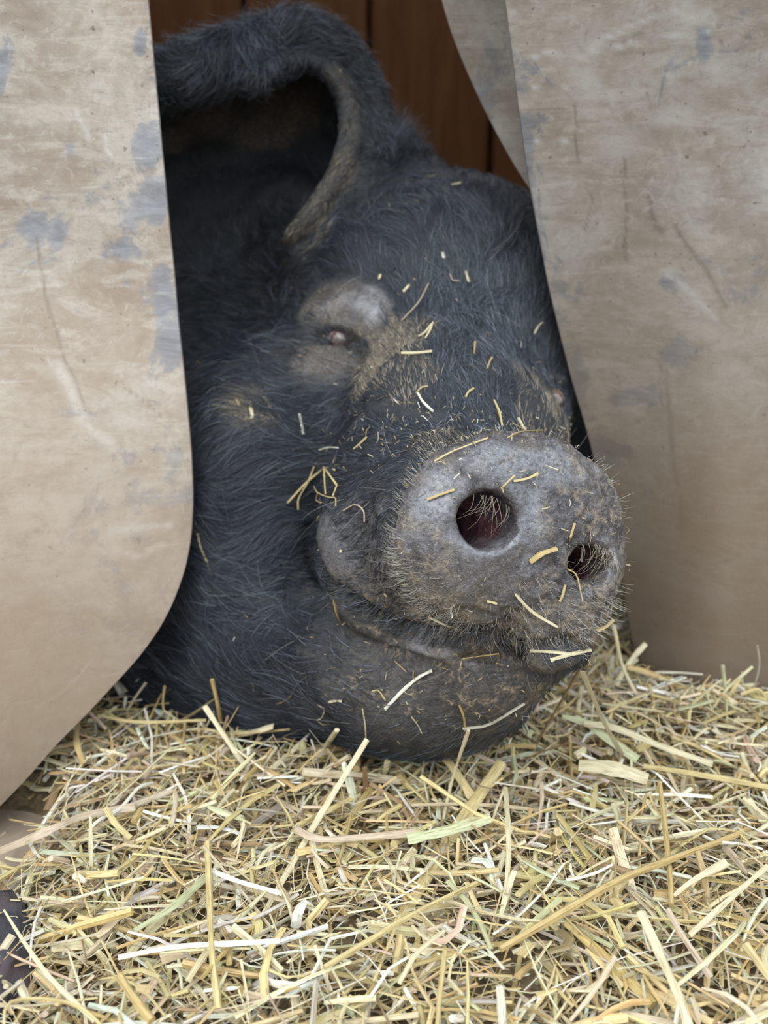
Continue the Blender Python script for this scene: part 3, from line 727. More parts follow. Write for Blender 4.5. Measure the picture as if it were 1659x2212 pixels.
# ------------------------------------------------------------------ fur
# flow of the coat: place on the skin, direction of the tips, length (mm), strands per cm2 (relative), curl upwards
FLOW = [  # px, py, dx, dy, len, dens, lift, tint(0 black .. 1 pale)
 (1000, 450, -0.1, -1, 17, 1, .25, .10), (860, 330, 0.1, -1, 26, 1.2, .5, .12), (950, 360, 0.3, -1, 20, 1, .35, .1), (1100, 430, 0.5, -1, 18, 1, .3, .08),
 (850, 480, -0.6, -1, 20, 1, .3, .10), (740, 560, -0.9, -0.8, 20, 1, .3, .05), (1000, 600, 0.05, -1, 17, 1, .25, .15), (1130, 580, 0.35, -1, 17, 1, .25, .1),
 (880, 620, -0.25, -1, 15, 1, .25, .12), (1080, 720, 0.15, -1, 14, 1, .25, .12), (960, 760, 0.0, -1, 13, 1, .25, .15), (1180, 720, 0.5, -1, 15, 1, .25, .08),
 (1080, 840, 0.15, -1, 11, 1, .25, .15), (960, 860, 0.0, -1, 10, 1, .25, .2), (885, 830, -0.3, -0.9, 7, .6, .25, .95), (865, 770, -0.4, -0.8, 6, .5, .25, .9), (820, 780, -0.4, -0.8, 5, .45, .25, .85),
 (765, 665, -0.4, -0.9, 3, .06, .2, .5), (700, 780, -1, -0.3, 5, .35, .2, .3), (640, 640, -0.9, -0.6, 16, .9, .3, .12), (600, 760, -1, -0.05, 16, 1, .3, .1),
 (560, 560, -0.8, -0.7, 22, 1, .35, .04), (480, 700, -1, -0.3, 22, 1, .3, .06), (480, 800, -1, 0.1, 24, 1, .3, .08), (620, 880, -1, 0.15, 22, 1, .35, .15),
 (540, 880, -0.7, -0.5, 22, 1, .5, .45), (700, 900, -1, 0.05, 20, 1, .35, .18), (800, 900, -0.9, -0.2, 12, .9, .3, .2), (720, 960, -1, 0.15, 18, 1, .3, .15),
 (600, 980, -0.9, 0.45, 28, 1, .35, .12), (500, 980, -0.7, 0.7, 30, 1, .3, .12), (430, 950, -0.6, 0.8, 30, 1, .3, .08), (680, 1050, -1, 0.2, 20, 1, .3, .14),
 (560, 1100, -0.9, 0.15, 34, 1, .3, .14), (450, 1130, -0.5, -0.5, 34, 1, .3, .12), (620, 1200, -1, 0.12, 26, .8, .3, .12), (520, 1250, -0.9, -0.15, 36, 1, .3, .14),
 (430, 1280, -0.6, -0.8, 36, 1, .3, .1), (600, 1350, -1, -0.1, 30, .8, .3, .12), (470, 1400, -0.8, -0.6, 36, 1, .3, .1), (620, 1480, -1, -0.35, 34, .8, .35, .14),
 (480, 1500, -0.9, -0.4, 34, 1, .3, .08), (380, 1400, -0.7, -0.5, 34, 1, .3, .05), (300, 1480, -0.9, -0.2, 30, 1, .3, .05), (700, 1560, -1, -0.2, 24, .9, .4, .1),
 (760, 1450, -1, -0.1, 14, .35, .3, .15), (900, 1500, -0.9, 0.2, 8, .22, .35, .25), (850, 1580, -0.8, 0.3, 9, .3, .4, .2), (1050, 1500, -0.7, 0.5, 7, .2, .4, .3),
 (1150, 1440, 0.2, 0.6, 7, .3, .5, .3), (740, 1330, -0.8, 0.2, 10, .4, .4, .25), (690, 1280, -0.9, 0.2, 14, .5, .35, .1), (850, 1380, -0.6, 0.7, 7, .35, .5, .4),
 (760, 1150, -0.9, 0.1, 6.5, .7, .22, .03), (820, 1230, -0.8, 0.4, 6, .6, .22, .04), (840, 1100, -0.9, -0.05, 6.5, .9, .25, .05), (900, 1280, -0.6, 0.7, 6.5, .5, .3, .1),
 (980, 1340, -0.5, 0.8, 7, .35, .4, .4), (840, 1010, -0.8, -0.3, 8, 1, .3, .35), (920, 960, -0.5, -0.8, 7, 1, .35, .45), (1020, 950, -0.2, -0.9, 6, .9, .4, .5),
 (1100, 930, 0.0, -1, 7, .8, .35, .4), (760, 1020, -0.95, -0.05, 11, 1, .3, .15), (1150, 885, 0.3, -0.9, 6, .3, .3, .8), (1200, 780, 0.6, -0.7, 14, 1, .3, .05),
 (640, 70, 0.2, -0.6, 18, 1.2, .45, .35), (720, 80, 0.8, 0.1, 16, 1.2, .45, .25), (550, 110, 0.05, 0.95, 26, 1.3, .35, .5), (470, 150, 0.0, 1, 28, 1.3, .35, .55),  # blue sky light on the ear's top fold painted as paler tint
 (400, 170, -0.1, 0.9, 26, 1.2, .35, .35), (350, 130, -0.3, -0.3, 22, 1, .4, .2), (800, 180, 0.7, 0.3, 12, 1, .4, .06), (825, 300, 0.4, 0.9, 12, 1, .3, .03),
 (750, 380, -0.5, 0.8, 7, 1.2, .2, .5), (768, 260, -0.2, 0.9, 7, 1.2, .2, .45), (720, 160, -0.5, 0.5, 7, 1.1, .2, .2), (640, 130, 0.1, 0.9, 10, 1.1, .3, .06), (670, 470, -0.5, 0.6, 7, 1.2, .2, .5),  # pale tint paints the sky light on the ear's inner strip
 (800, 420, 0.0, -0.5, 10, 1, .3, .03), (560, 400, 0, -1, 9, .4, .3, .1), (450, 350, 0, -1, 9, .4, .3, .1),
]
fp, fd, fv = [], [], []
for px, py, dx, dy, L, de, li, ti in FLOW:
    h = on_pig(px, py)
    if h is None: continue
    pc = w2c(h[0]); n = h[1] @ M2W.T
    d = np.array([dx, dy, 0.0]) / math.hypot(dx, dy)
    d = d - n * np.dot(d, n)
    if abs(n[2]) > 0.15 and np.linalg.norm(d) < 0.15: d = np.array([dx, dy, 0])
    fp.append(pc); fd.append(nrm(d)); fv.append((L / 1000, de, li, ti))
fp = np.array(fp); fd = np.array(fd); fv = np.array(fv)
def idw(P, vals, pw=4.0):
    out = np.empty((len(P), vals.shape[1]))
    for a in range(0, len(P), 20000):
        q = P[a:a + 20000]; d2 = ((q[:, None] - fp[None]) ** 2).sum(2) + 1e-6; w = 1 / d2 ** (pw / 2); out[a:a + 20000] = (w @ vals) / w.sum(1, keepdims=True)
    return out

def scatter(N, wfun, seed):
    r = np.random.default_rng(seed)
    A, B, C_, D = (BV[BQ[:, k]] for k in range(4)); area = 0.5 * np.linalg.norm(np.cross(C_ - A, D - B), axis=1)
    cen = (A + B + C_ + D) / 4; nn = BN[BQ].mean(1); nn /= np.linalg.norm(nn, axis=1, keepdims=True) + 1e-9
    w = area * wfun(cen, nn); cdf = np.cumsum(w); f = np.searchsorted(cdf, r.random(N) * cdf[-1]).clip(0, len(w) - 1)
    u, v_ = r.random(N)[:, None], r.random(N)[:, None]
    P = (A[f] * (1 - u) + B[f] * u) * (1 - v_) + (D[f] * (1 - u) + C_[f] * u) * v_
    Nn = (BN[BQ[f, 0]] * (1 - u) + BN[BQ[f, 1]] * u) * (1 - v_) + (BN[BQ[f, 3]] * (1 - u) + BN[BQ[f, 2]] * u) * v_
    return P, Nn / np.linalg.norm(Nn, axis=1, keepdims=True), f

fnose = NOSE[BQ].mean(1); fbare = bare[BQ].mean(1); fpink = pink[BQ].mean(1)
def seen(c, n):   # only the side of the animal that faces the opening needs its coat
    vd = c / np.linalg.norm(c, axis=1, keepdims=True)
    return (np.clip(-(n * vd).sum(1) + 0.45, 0, 1) > 0) * 1.0
def wf(c, n):
    de = idw(c, fv[:, 1:2])[:, 0]
    pp = pix(c)
    vis = seen(c, n) * (c[:, 2] < 1.2) * (pp[:, 0] > 120) * (pp[:, 0] < 1420)
    depth_w = np.clip((0.85 / c[:, 2]) ** 3, 0.2, 1.4)
    earin = incup[BQ[:, 0]]
    return de * vis * depth_w * (1 - fnose) * (1 - fpink) * np.where(earin, 0.25, 1)

def tubes(PTS, RAD, tint, name, mat, parent, sides=3):
    """PTS (N,S,3) world, RAD (S,) or (N,S)"""
    N, S, _ = PTS.shape
    T = np.gradient(PTS, axis=1); T /= np.linalg.norm(T, axis=2, keepdims=True) + 1e-12
    ref = np.tile(np.array([0.37, 0.21, 0.9]), (N, 1)); ref = ref - T[:, 0] * (ref * T[:, 0]).sum(1, keepdims=True)
    ref /= np.linalg.norm(ref, axis=1, keepdims=True) + 1e-9
    R = np.broadcast_to(np.asarray(RAD), (N, S)) if np.ndim(RAD) < 2 else RAD
    VV = np.empty((N, S, sides, 3), np.float32)
    for s in range(S):
        ref = ref - T[:, s] * (ref * T[:, s]).sum(1, keepdims=True); ref /= np.linalg.norm(ref, axis=1, keepdims=True) + 1e-9
        b = np.cross(T[:, s], ref)
        for k in range(sides):
            a = 2 * math.pi * k / sides
            VV[:, s, k] = PTS[:, s] + R[:, s, None] * (math.cos(a) * ref + math.sin(a) * b)
    base = (np.arange(N) * S * sides)[:, None, None]
    s_ = (np.arange(S - 1) * sides)[None, :, None]; k_ = np.arange(sides)[None, None]; k2 = (k_ + 1) % sides
    Q = np.stack([base + s_ + k_, base + s_ + k2, base + s_ + sides + k2, base + s_ + sides + k_], -1).reshape(-1, 4)
    tn = np.repeat(tint[:, None], S * sides, 1).reshape(-1, 3)
    return quad_mesh(name, VV.reshape(-1, 3) - pig_org, Q, mat, parent, attrs={'tint': tn})

def grow(N, seed, wfun, lscale=1.0, S=6, rad=0.00024, clump=0.85, jitter=0.24, curl=0.0, liftk=1.0):
    r = np.random.default_rng(seed)
    P, n, f = scatter(N, wfun, seed)
    val = idw(P, fv); L = val[:, 0] * lscale * r.uniform(0.55, 1.2, N); lift = val[:, 2]
    p = P.copy(); PTS = [p.copy()]
    j = r.normal(0, jitter, (N, 3)) + clump * np.stack([vnoise(P, 55, 61), vnoise(P, 55, 62), vnoise(P, 55, 63)], 1)
    liftr = lift * r.uniform(0.3, 1.6, N) * 0.5 * liftk
    curlv = r.normal(0, 1, (N, 3)) * curl
    for s in range(1, S):
        t_ = s / (S - 1)
        d = idw(p, fd, 3.0) + j * (0.6 + 0.6 * t_) + curlv * t_
        g = vgrad(p, 0.006)
        d = d - g * (d * g).sum(1, keepdims=True); d /= np.linalg.norm(d, axis=1, keepdims=True) + 1e-9
        p = p + d * (L / (S - 1))[:, None]
        dist = vsample(p); want = (L * liftr * t_ ** 0.8) + 0.0004
        p = p + g * (np.clip(want - dist, -0.003, 0.006))[:, None]
        PTS.append(p.copy())
    PTS = np.stack(PTS, 1)
    taper = np.linspace(1, 0.22, S) ** 0.8
    R = rad * taper[None] * r.uniform(0.7, 1.3, N)[:, None]
    return PTS, R, val[:, 3], P, n, r

HN = 78000
PTS, R, tn, P0, N0, r = grow(HN, 3, wf)
k = np.clip(np.where(tn > .4, tn * 1.1, tn * 0.75) * r.random(HN) ** 1.8 * 2.0 * (0.6 + 0.6 * vnoise(P0, 70, 64)) + (r.random(HN) < 0.14) * 0.75 * r.random(HN), 0, 1)
mudh = idw(P0, fv)[:, 3]
dark = np.array([0.009, 0.012, 0.018]); pale = np.where((mudh > 0.42)[:, None] & (P0[:, 2:3] < 1.0) & (P0[:, 1:2] > -0.35), np.array([[0.46, 0.37, 0.26]]), np.array([[0.22, 0.24, 0.28]]))  # bluish pale strands paint the sky sheen; tan ones are own colour
q_ = pix(P0); fore_sheen = np.exp(-((q_[:, 0] - 1010) / 200) ** 2 - ((q_[:, 1] - 660) / 230) ** 2); cheek_sheen = np.exp(-((q_[:, 0] - 560) / 180) ** 2 - ((q_[:, 1] - 1120) / 260) ** 2)
k = np.clip(k + (0.62 * fore_sheen + 0.12 * cheek_sheen) * r.random(HN) ** 2.2, 0, 1); jaw = np.exp(-((q_[:, 0] - 960) / 230) ** 2 - ((q_[:, 1] - 1480) / 130) ** 2)[:, None]; dark = dark * (1 - jaw) + np.array([0.030, 0.022, 0.015]) * jaw  # forehead and cheek sheen painted as paler hairs; jaw hair is browner
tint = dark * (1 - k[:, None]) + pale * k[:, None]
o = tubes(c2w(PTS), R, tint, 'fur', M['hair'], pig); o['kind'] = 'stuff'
o['label'] = 'black coat with a blue grey sheen'

# longer loose hair round the ear and on the poll
def wear(c, n):
    q = pix(c); m = (q[:, 1] < 330) & (c[:, 2] < 1.08) & (c[:, 2] > 0.90) & (q[:, 0] < 900)
    return m * (0.25 + np.exp(-((q[:, 0] - 540) / 130) ** 2) + np.exp(-((q[:, 0] - 860) / 50) ** 2) * (q[:, 1] > 250)) * (~incup[BQ[:, 0]]) * np.where(stripm[BQ[:, 0]], .3, 1)
NE = 7000
PTS, R, tn, P0, N0, r = grow(NE, 44, wear, 1.05, 6, 0.00017, 0.7, 0.4, 0.3, 2.2)
k = np.clip(r.random(NE) ** 1.5 * 0.9, 0, 1)[:, None]
o = tubes(c2w(PTS), R, np.array([0.02, 0.023, 0.028]) * (1 - k) + np.array([0.30, 0.33, 0.38]) * k, 'ear_hair', M['hair'], pig); o['kind'] = 'stuff'  # bluish sky light painted into the ear hair's tint
o['label'] = 'longer hair along the fold of the ear, sky light in its tint'

# pale bristles on the rim of the disc, below the nostrils and on the lips
dd_ = None
def wb_(c, n):
    a = (c - DC) @ DA; b = (c - DC) @ DB; q = (c - DC) @ DN; rr = np.hypot(a, b * 1.15)
    edge = np.exp(-((rr - 0.080) / 0.010) ** 2) * (q > -0.055) * (0.25 + 1.2 * (a < 0.0) * (b > -0.04) + (b > 0.02))
    low = (b > 0.018) * (rr < 0.085) * (q > -0.04) * (0.55 + 0.6 * (a > 0))
    mid = 0.16 * (rr < 0.07) * (q > -0.02) * (a > -0.01)
    lip = 0.10 * (q < -0.03) * (q > -0.10) * (b > 0.03) * (rr < 0.12)
    return (edge + low + mid + lip) * seen(c, n) * (1 - fpink)
NB = 1500
P, n, f = scatter(NB, wb_, 12); r = np.random.default_rng(5)
a = (P - DC) @ DA; b = (P - DC) @ DB
rad_ = DA[None] * a[:, None] + DB[None] * (b - 0.0)[:, None]; rad_ /= np.linalg.norm(rad_, axis=1, keepdims=True) + 1e-9
L = r.uniform(0.004, 0.0095, NB) * np.where(b > 0.02, 1.1, 0.85); L = np.where(np.hypot(a, b * 1.15) > 0.07, L * 1.3, L)
up = r.normal(0, 0.25, (NB, 3)); S = 6; PTS = []
for s in range(S):
    t_ = s / (S - 1); dirv = n * (0.95 - 0.7 * t_) + rad_ * (0.35 + 0.3 * t_) + up
    dirv[:, 1] -= 0.9 * t_ * (a < 0) * 0.8; dirv[:, 0] += 0.5 * t_ * (a > 0)
    dirv /= np.linalg.norm(dirv, axis=1, keepdims=True); PTS.append(P - n * 0.0004 if s == 0 else PTS[-1] + dirv * (L / (S - 1))[:, None])
PTS = np.stack(PTS, 1); R = 0.00010 * np.linspace(1, .4, S)[None] * r.uniform(.8, 1.35, NB)[:, None]
k = r.random((NB, 1)); tint = np.array([0.30, 0.25, 0.17]) * k + np.array([0.55, 0.52, 0.46]) * (1 - k)
o = tubes(c2w(PTS), R, tint, 'snout_bristles', M['hair'], pig); o['kind'] = 'stuff'; o['label'] = 'short pale bristles round the snout disc'

# long curved hairs that hang over the nostrils
def strand(pts, r0=0.00016):
    return catmull(np.array(pts), 9)
cur = []
r = np.random.default_rng(8)
for C0, cnt, w in ((NL, 16, 0.013), (NR, 22, 0.015)):
    for i in range(cnt):
        s0 = r.uniform(-1, 1); root = C0 - DB * (0.0155 - 0.003 * abs(s0)) + DA * w * s0 + DN * 0.002
        tipv = DB * r.uniform(0.010, 0.021) + DA * r.uniform(-0.010, 0.010)
        cur.append(strand([root, root + tipv * 0.35 + DN * r.uniform(.003, .006), root + tipv * 0.8 + DN * r.uniform(.003, .007), root + tipv * 1.15 + DA * r.uniform(-.004, .004)]))
cur = np.array(cur)
o = tubes(c2w(cur), 0.00013 * np.linspace(1, .5, 9), np.tile([0.45, 0.38, 0.26], (len(cur), 1)), 'nostril_hairs', M['hair'], pig); o['kind'] = 'stuff'; o['label'] = 'long pale hairs hanging over the nostrils'

# scattered long whiskers on snout, chin and cheek
def wwh(c, n):
    return seen(c, n) * (c[:, 2] < 0.93) * (pix(c)[:, 0] > 560) * (1 - fnose)
NW = 130
fd_k = fv.copy()
P, n, f = scatter(NW, wwh, 21); r = np.random.default_rng(9); S = 8
L = r.uniform(0.018, 0.05, NW); d0 = idw(P, fd) + r.normal(0, 0.7, (NW, 3)); d0 -= n * (d0 * n).sum(1, keepdims=True); d0 /= np.linalg.norm(d0, axis=1, keepdims=True); cv = r.normal(0, .35, (NW, 3))
PTS = [P - n * 0.0005]
for s in range(1, S):
    t_ = s / (S - 1); dv = n * (0.55 - 0.35 * t_) + d0 + cv * t_; dv /= np.linalg.norm(dv, axis=1, keepdims=True); PTS.append(PTS[-1] + dv * (L / (S - 1))[:, None])
o = tubes(c2w(np.stack(PTS, 1)), 0.00012 * np.linspace(1, .4, S), np.array([0.30, 0.29, 0.27]) * r.uniform(.4, 1.5, (NW, 1)), 'whiskers', M['hair'], pig); o['kind'] = 'stuff'; o['label'] = 'long grey whiskers'

# ------------------------------------------------------------------ straw bed
def Hs(x, y):
    x = np.asarray(x, float); y = np.asarray(y, float)
    P = np.stack([x, y, np.zeros_like(x)], -1)
    h = 0.032 + 0.006 * vnoise(P, 9, 70) + 0.004 * vnoise(P, 24, 71)
    h = h + 0.018 * np.exp(-((x - 0.30) / 0.12) ** 2 - ((y - 0.74) / 0.07) ** 2)          # bank by the right flap
    h = h + 0.018 * np.exp(-((x + 0.20) / 0.10) ** 2 - ((y - 0.90) / 0.09) ** 2)           # bank below the left flap
    h = h + 0.012 * np.exp(-((x - 0.10) / 0.2) ** 2 - ((y - 0.50) / 0.09) ** 2)
    h = h - 0.040 * smoothstep(-0.215, -0.285, x + 0.35 * np.abs(y - 0.635)) * smoothstep(0.52, 0.58, y) * smoothstep(0.70, 0.67, y)   # bare spot at the left
    return h
def ground(px, py, lift=0.0):
    d = raydir(px, py); t_ = 0.6
    for _ in range(60):
        p = CAM + d * t_; hh = float(Hs(p[0], p[1])) + lift; t_ += 0.6 * (hh - p[2]) / d[2]
    return CAM + d * t_

TINTS = {'gold': (0.47, 0.335, 0.14), 'yellow': (0.55, 0.43, 0.20), 'cream': (0.60, 0.51, 0.32), 'white': (0.70, 0.66, 0.54), 'pink': (0.50, 0.385, 0.27),
         'green': (0.46, 0.455, 0.26), 'brown': (0.30, 0.195, 0.10), 'grey': (0.43, 0.385, 0.30)}
TK = list(TINTS); TW = np.array([.20, .20, .28, .12, .09, .03, .05, .03]); TW = TW / TW.sum(); TA = np.array([TINTS[k] for k in TK])

def sweep(PTS, Wd, Th, up, tint, bow, seed=0):
    """closed six sided stalks along PTS (N,S,3); widths and thicknesses (N,S)"""
    N, S, _ = PTS.shape
    T = np.gradient(PTS, axis=1); T /= np.linalg.norm(T, axis=2, keepdims=True) + 1e-12
    V = np.empty((N, S, 6, 3), np.float32); G = np.zeros((N, S, 6, 3), np.float32)
    L = np.r_['1', np.zeros((N, 1)), np.cumsum(np.linalg.norm(np.diff(PTS, axis=1), axis=2), axis=1)]
    idr = np.random.default_rng(seed).random(N) * 50
    for s in range(S):
        b = np.cross(T[:, s], up); b /= np.linalg.norm(b, axis=1, keepdims=True) + 1e-9; u = np.cross(b, T[:, s])
        for k in range(6):
            a = 2 * math.pi * k / 6; cx = math.cos(a); sy = math.sin(a)
            V[:, s, k] = PTS[:, s] + b * (Wd[:, s] * 0.5 * cx)[:, None] + u * (Th[:, s] * 0.5 * sy - bow * Wd[:, s] * (cx * cx))[:, None]
            G[:, s, k, 0] = (cx if sy >= -0.01 else cx + 3) * 0.5 + idr; G[:, s, k, 1] = L[:, s] * 22 + idr * 1.7
    base = (np.arange(N) * S * 6)[:, None, None]; s_ = (np.arange(S - 1) * 6)[None, :, None]; k_ = np.arange(6)[None, None]; k2 = (k_ + 1) % 6
    Q = np.stack([base + s_ + k_, base + s_ + k2, base + s_ + 6 + k2, base + s_ + 6 + k_], -1).reshape(-1, 4)
    b0 = base[:, 0, 0]; e0 = b0 + (S - 1) * 6
    C = np.concatenate([np.stack([b0 + 3, b0 + 2, b0 + 1, b0], 1), np.stack([b0, b0 + 5, b0 + 4, b0 + 3], 1), np.stack([e0, e0 + 1, e0 + 2, e0 + 3], 1), np.stack([e0 + 3, e0 + 4, e0 + 5, e0], 1)])
    tn = np.repeat(tint[:, None], S * 6, 1).reshape(-1, 3)
    return V.reshape(-1, 3), np.concatenate([Q, C]), tn, G.reshape(-1, 3)

# base of the bed
nxg, nyg = 150, 110
xs = np.linspace(-1.0, 1.0, nxg); ys = np.linspace(0.22, 1.85, nyg); X, Y = np.meshgrid(xs, ys, indexing='ij')
Z = Hs(X, Y) - 0.016; V0 = np.stack([X, Y, Z], -1).reshape(-1, 3); V1 = V0.copy(); V1[:, 2] = -0.028
ii, jj = np.meshgrid(np.arange(nxg - 1), np.arange(nyg - 1), indexing='ij'); q = (ii * nyg + jj).ravel()
Q0 = np.stack([q, q + nyg, q + nyg + 1, q + 1], 1); nb_ = len(V0)
bound = [(i * nyg) for i in range(nxg)] + [((nxg - 1) * nyg + j) for j in range(1, nyg)] + [(i * nyg + nyg - 1) for i in range(nxg - 2, -1, -1)] + [j for j in range(nyg - 2, 0, -1)]
Qs = [(bound[(i + 1) % len(bound)], bound[i], bound[i] + nb_, bound[(i + 1) % len(bound)] + nb_) for i in range(len(bound))]
bed_base_V = np.concatenate([V0, V1]); bed_base_Q = np.concatenate([Q0, Q0[:, ::-1] + nb_, np.array(Qs)])
litter = quad_mesh('straw_litter', bed_base_V, bed_base_Q, M['litter'])
tag(litter, 'crushed dusty straw litter that forms the bottom of the bedding', 'straw litter', kind='stuff')

r = np.random.default_rng(33)
NS = 30000
x = r.uniform(-0.62, 0.62, NS); y = 0.30 + (0.88) * r.random(NS) ** 1.12
L = np.clip(r.lognormal(math.log(0.030), 0.55, NS), 0.008, 0.14); Wm = np.clip(r.lognormal(math.log(0.0020), 0.58, NS), 0.0006, 0.0070)
layer = r.uniform(-0.018, 0.011, NS); az = r.uniform(0, 2 * math.pi, NS) + 0.0; tilt = r.normal(0, 0.24, NS) + (r.random(NS) < 0.06) * r.normal(0, 0.6, NS)
cdist = vsample(w2c(np.stack([x, y, Hs(x, y) + 0.01], 1))); tilt = tilt + (cdist > 0) * (cdist < 0.035) * (r.random(NS) < .5) * r.normal(0, .6, NS)
S = 4
cen = np.stack([x, y, Hs(x, y) + layer], 1)
dirv = np.stack([np.cos(az) * np.cos(tilt), np.sin(az) * np.cos(tilt), np.sin(tilt)], 1)
bend = r.normal(0, 1, (NS, 3)) * np.array([1, 1, 0.5]); bend -= dirv * (bend * dirv).sum(1, keepdims=True); kink = np.where(r.random(NS) < 0.15, 0.20, 0.035)
PT = np.stack([cen + dirv * (L * (t_ - 0.5))[:, None] + bend * (L * kink * (1 - (2 * t_ - 1) ** 2))[:, None] for t_ in np.linspace(0, 1, S)], 1)
# keep the stalks out of the pig and off the flaps
pc = w2c(PT.reshape(-1, 3)); dd = vsample(pc).reshape(NS, S); keep = (dd.min(1) > 0.0005) | (pc[:, 2].reshape(NS, S).min(1) > 1.9)
def straddles(PT, fn, region):
    yy_ = np.array([[fn(q[0], q[2]) for q in p] for p in PT]); s_ = PT[..., 1] - yy_ - 0.002
    return (s_.min(1) < 0.004) & (s_.max(1) > -0.004) & region(PT)
near = np.abs(PT[..., 1].mean(1) - 0.82) < 0.20
idx = np.where(near)[0]
EL = np.array([hit(a_, b_, fl) for a_, b_ in [(385, 700), (413, 980), (413, 1160), (375, 1300), (300, 1420), (190, 1540), (120, 1610), (0, 1742), (-60, 1800)]])
ER_ = np.array([hit(a_, b_, fr) for a_, b_ in [(1296, 1040), (1345, 1250), (1368, 1390), (1392, 1450), (1430, 1500)]])
rl = lambda T_: (T_[..., 0] < np.interp(T_[..., 2], EL[::-1, 2], EL[::-1, 0]) + 0.01).any(1) & (T_[..., 2].max(1) > EL[-1, 2])
rr_ = lambda T_: (T_[..., 0] > np.interp(T_[..., 2], ER_[::-1, 2], ER_[::-1, 0]) - 0.005).any(1)
bad = straddles(PT[idx], fl, rl) | straddles(PT[idx], fr, rr_); keep[idx[bad]] = False
# thin out over the bare spot on the left
hole = (x + 0.35 * np.abs(y - 0.635) < -0.235) & (y > 0.55) & (y < 0.685); keep &= ~(hole & (r.random(NS) < 0.9))
keep &= ~((y > 0.99) & (r.random(NS) < 0.4))
tci = r.choice(len(TK), NS, p=TW); tint = TA[tci] * r.uniform(0.82, 1.26, (NS, 1)) * (1 + r.normal(0, 0.04, (NS, 3)))
tube = r.random(NS) < 0.42
Th = np.where(tube, Wm * 0.9, np.clip(Wm * 0.25, 0.0004, 0.0009))
upv = np.stack([r.normal(0, .35, NS), r.normal(0, .35, NS), np.ones(NS)], 1)
taper = np.stack([np.ones(NS), np.ones(NS), r.uniform(.8, 1.05, NS), r.uniform(.45, 1.0, NS)], 1)
Wd = Wm[:, None] * taper; Tt = Th[:, None] * taper

# the ones that show largest, on the top, become stalks of their own
cp = w2c(PT); pp = pix(cp); length_px = np.linalg.norm(pp[:, -1] - pp[:, 0], axis=1); wpx = Wm * F / cp[:, 1, 2]
inview = (pp[:, 1:3, 0].mean(1) > 10) & (pp[:, 1:3, 0].mean(1) < W - 10) & (pp[:, 1:3, 1].mean(1) > 1450) & (pp[:, 1:3, 1].mean(1) < H - 15)
score = np.where(keep & inview & (layer > 0.001), length_px * wpx, 0); cand = np.argsort(-score)[:900]
CN = {'gold': 'golden', 'yellow': 'yellow', 'cream': 'cream', 'white': 'whitish', 'pink': 'pinkish tan', 'green': 'pale green', 'brown': 'brown', 'grey': 'greyish'}
def describe(i):
    a, b = pp[i, 0], pp[i, -1]; mx, my = (a + b) / 2; ln = length_px[i]
    if a[0] > b[0]: a, b = b, a
    an = math.degrees(math.atan2(a[1] - b[1], b[0] - a[0]))
    ori = 'lying level' if abs(an) < 14 else 'pointing away' if abs(an) > 68 else ('rising rightwards' if an > 0 else 'falling rightwards')
    size = 'longish' if ln > 190 else 'middling' if ln > 120 else 'short'
    wd = ('broad ' if wpx[i] > 15 else '') + ('round' if tube[i] else 'flat')
    row = 'at bottom edge' if my > 2080 else 'in nearer bedding' if my > 1900 else 'in middle bedding' if my > 1740 else 'before the chin' if 550 < mx < 1200 else 'in farther bedding'
    colm = 'far left' if mx < 280 else 'left of centre' if mx < 640 else 'near centre' if mx < 1020 else 'right of centre' if mx < 1380 else 'far right'
    return '%s %s %s straw %s %s, %s' % (size, wd, CN[TK[tci[i]]], ori, row, colm)
top, seen_l = [], set()
for i in cand:
    d_ = describe(i)
    if d_ not in seen_l and len(top) < 215: top.append(int(i)); seen_l.add(d_)
solo = np.zeros(NS, bool); solo[top] = True
m = keep & ~solo
Vb, Qb, tb, gb = sweep(PT[m], Wd[m], Tt[m], upv[m], tint[m], 0.12, 1)
o = quad_mesh('straw_bed', Vb, Qb, M['straw'], attrs={'tint': tb, 'grain': gb}, smooth=False)
tag(o, 'deep loose golden straw bedding covering the ground under and before the pig', 'straw', kind='stuff')
# fine dust and broken hay threads
NF = 9000; xf = r.uniform(-0.6, 0.6, NF); yf = 0.30 + 0.75 * r.random(NF); af = r.uniform(0, 6.283, NF); Lf = r.uniform(0.006, 0.035, NF)
cf = np.stack([xf, yf, Hs(xf, yf) + r.uniform(-0.006, 0.012, NF)], 1); df = np.stack([np.cos(af), np.sin(af), r.normal(0, .35, NF)], 1); bf = r.normal(0, 1, (NF, 3))
PF = np.stack([cf + df * (Lf * (t_ - .5))[:, None] + bf * (Lf * 0.18 * (1 - (2 * t_ - 1) ** 2))[:, None] for t_ in np.linspace(0, 1, 4)], 1)
kf = (vsample(w2c(PF.reshape(-1, 3))).reshape(NF, 4).min(1) > 0.0005) & ~((xf < -0.235) & (yf > 0.55) & (yf < 0.685))
nf_ = np.abs(yf - 0.82) < 0.2; ixf = np.where(nf_)[0]; badf = straddles(PF[ixf], fl, rl) | straddles(PF[ixf], fr, rr_); kf[ixf[badf]] = False
PF = PF[kf]; nfk = len(PF); wf_ = r.uniform(0.00025, 0.0008, nfk)[:, None] * np.ones((1, 4))
Vb, Qb, tb, gb = sweep(PF, wf_, wf_ * .7, np.tile([0.1, 0.1, 1.0], (nfk, 1)), TA[r.choice(len(TK), nfk, p=TW)] * r.uniform(.6, 1.05, (nfk, 1)), 0, 2)
o = quad_mesh('straw_threads', Vb, Qb, M['straw'], attrs={'tint': tb, 'grain': gb}, smooth=False)
tag(o, 'hair thin broken straw threads and chaff scattered through the bedding', 'chaff', kind='stuff')

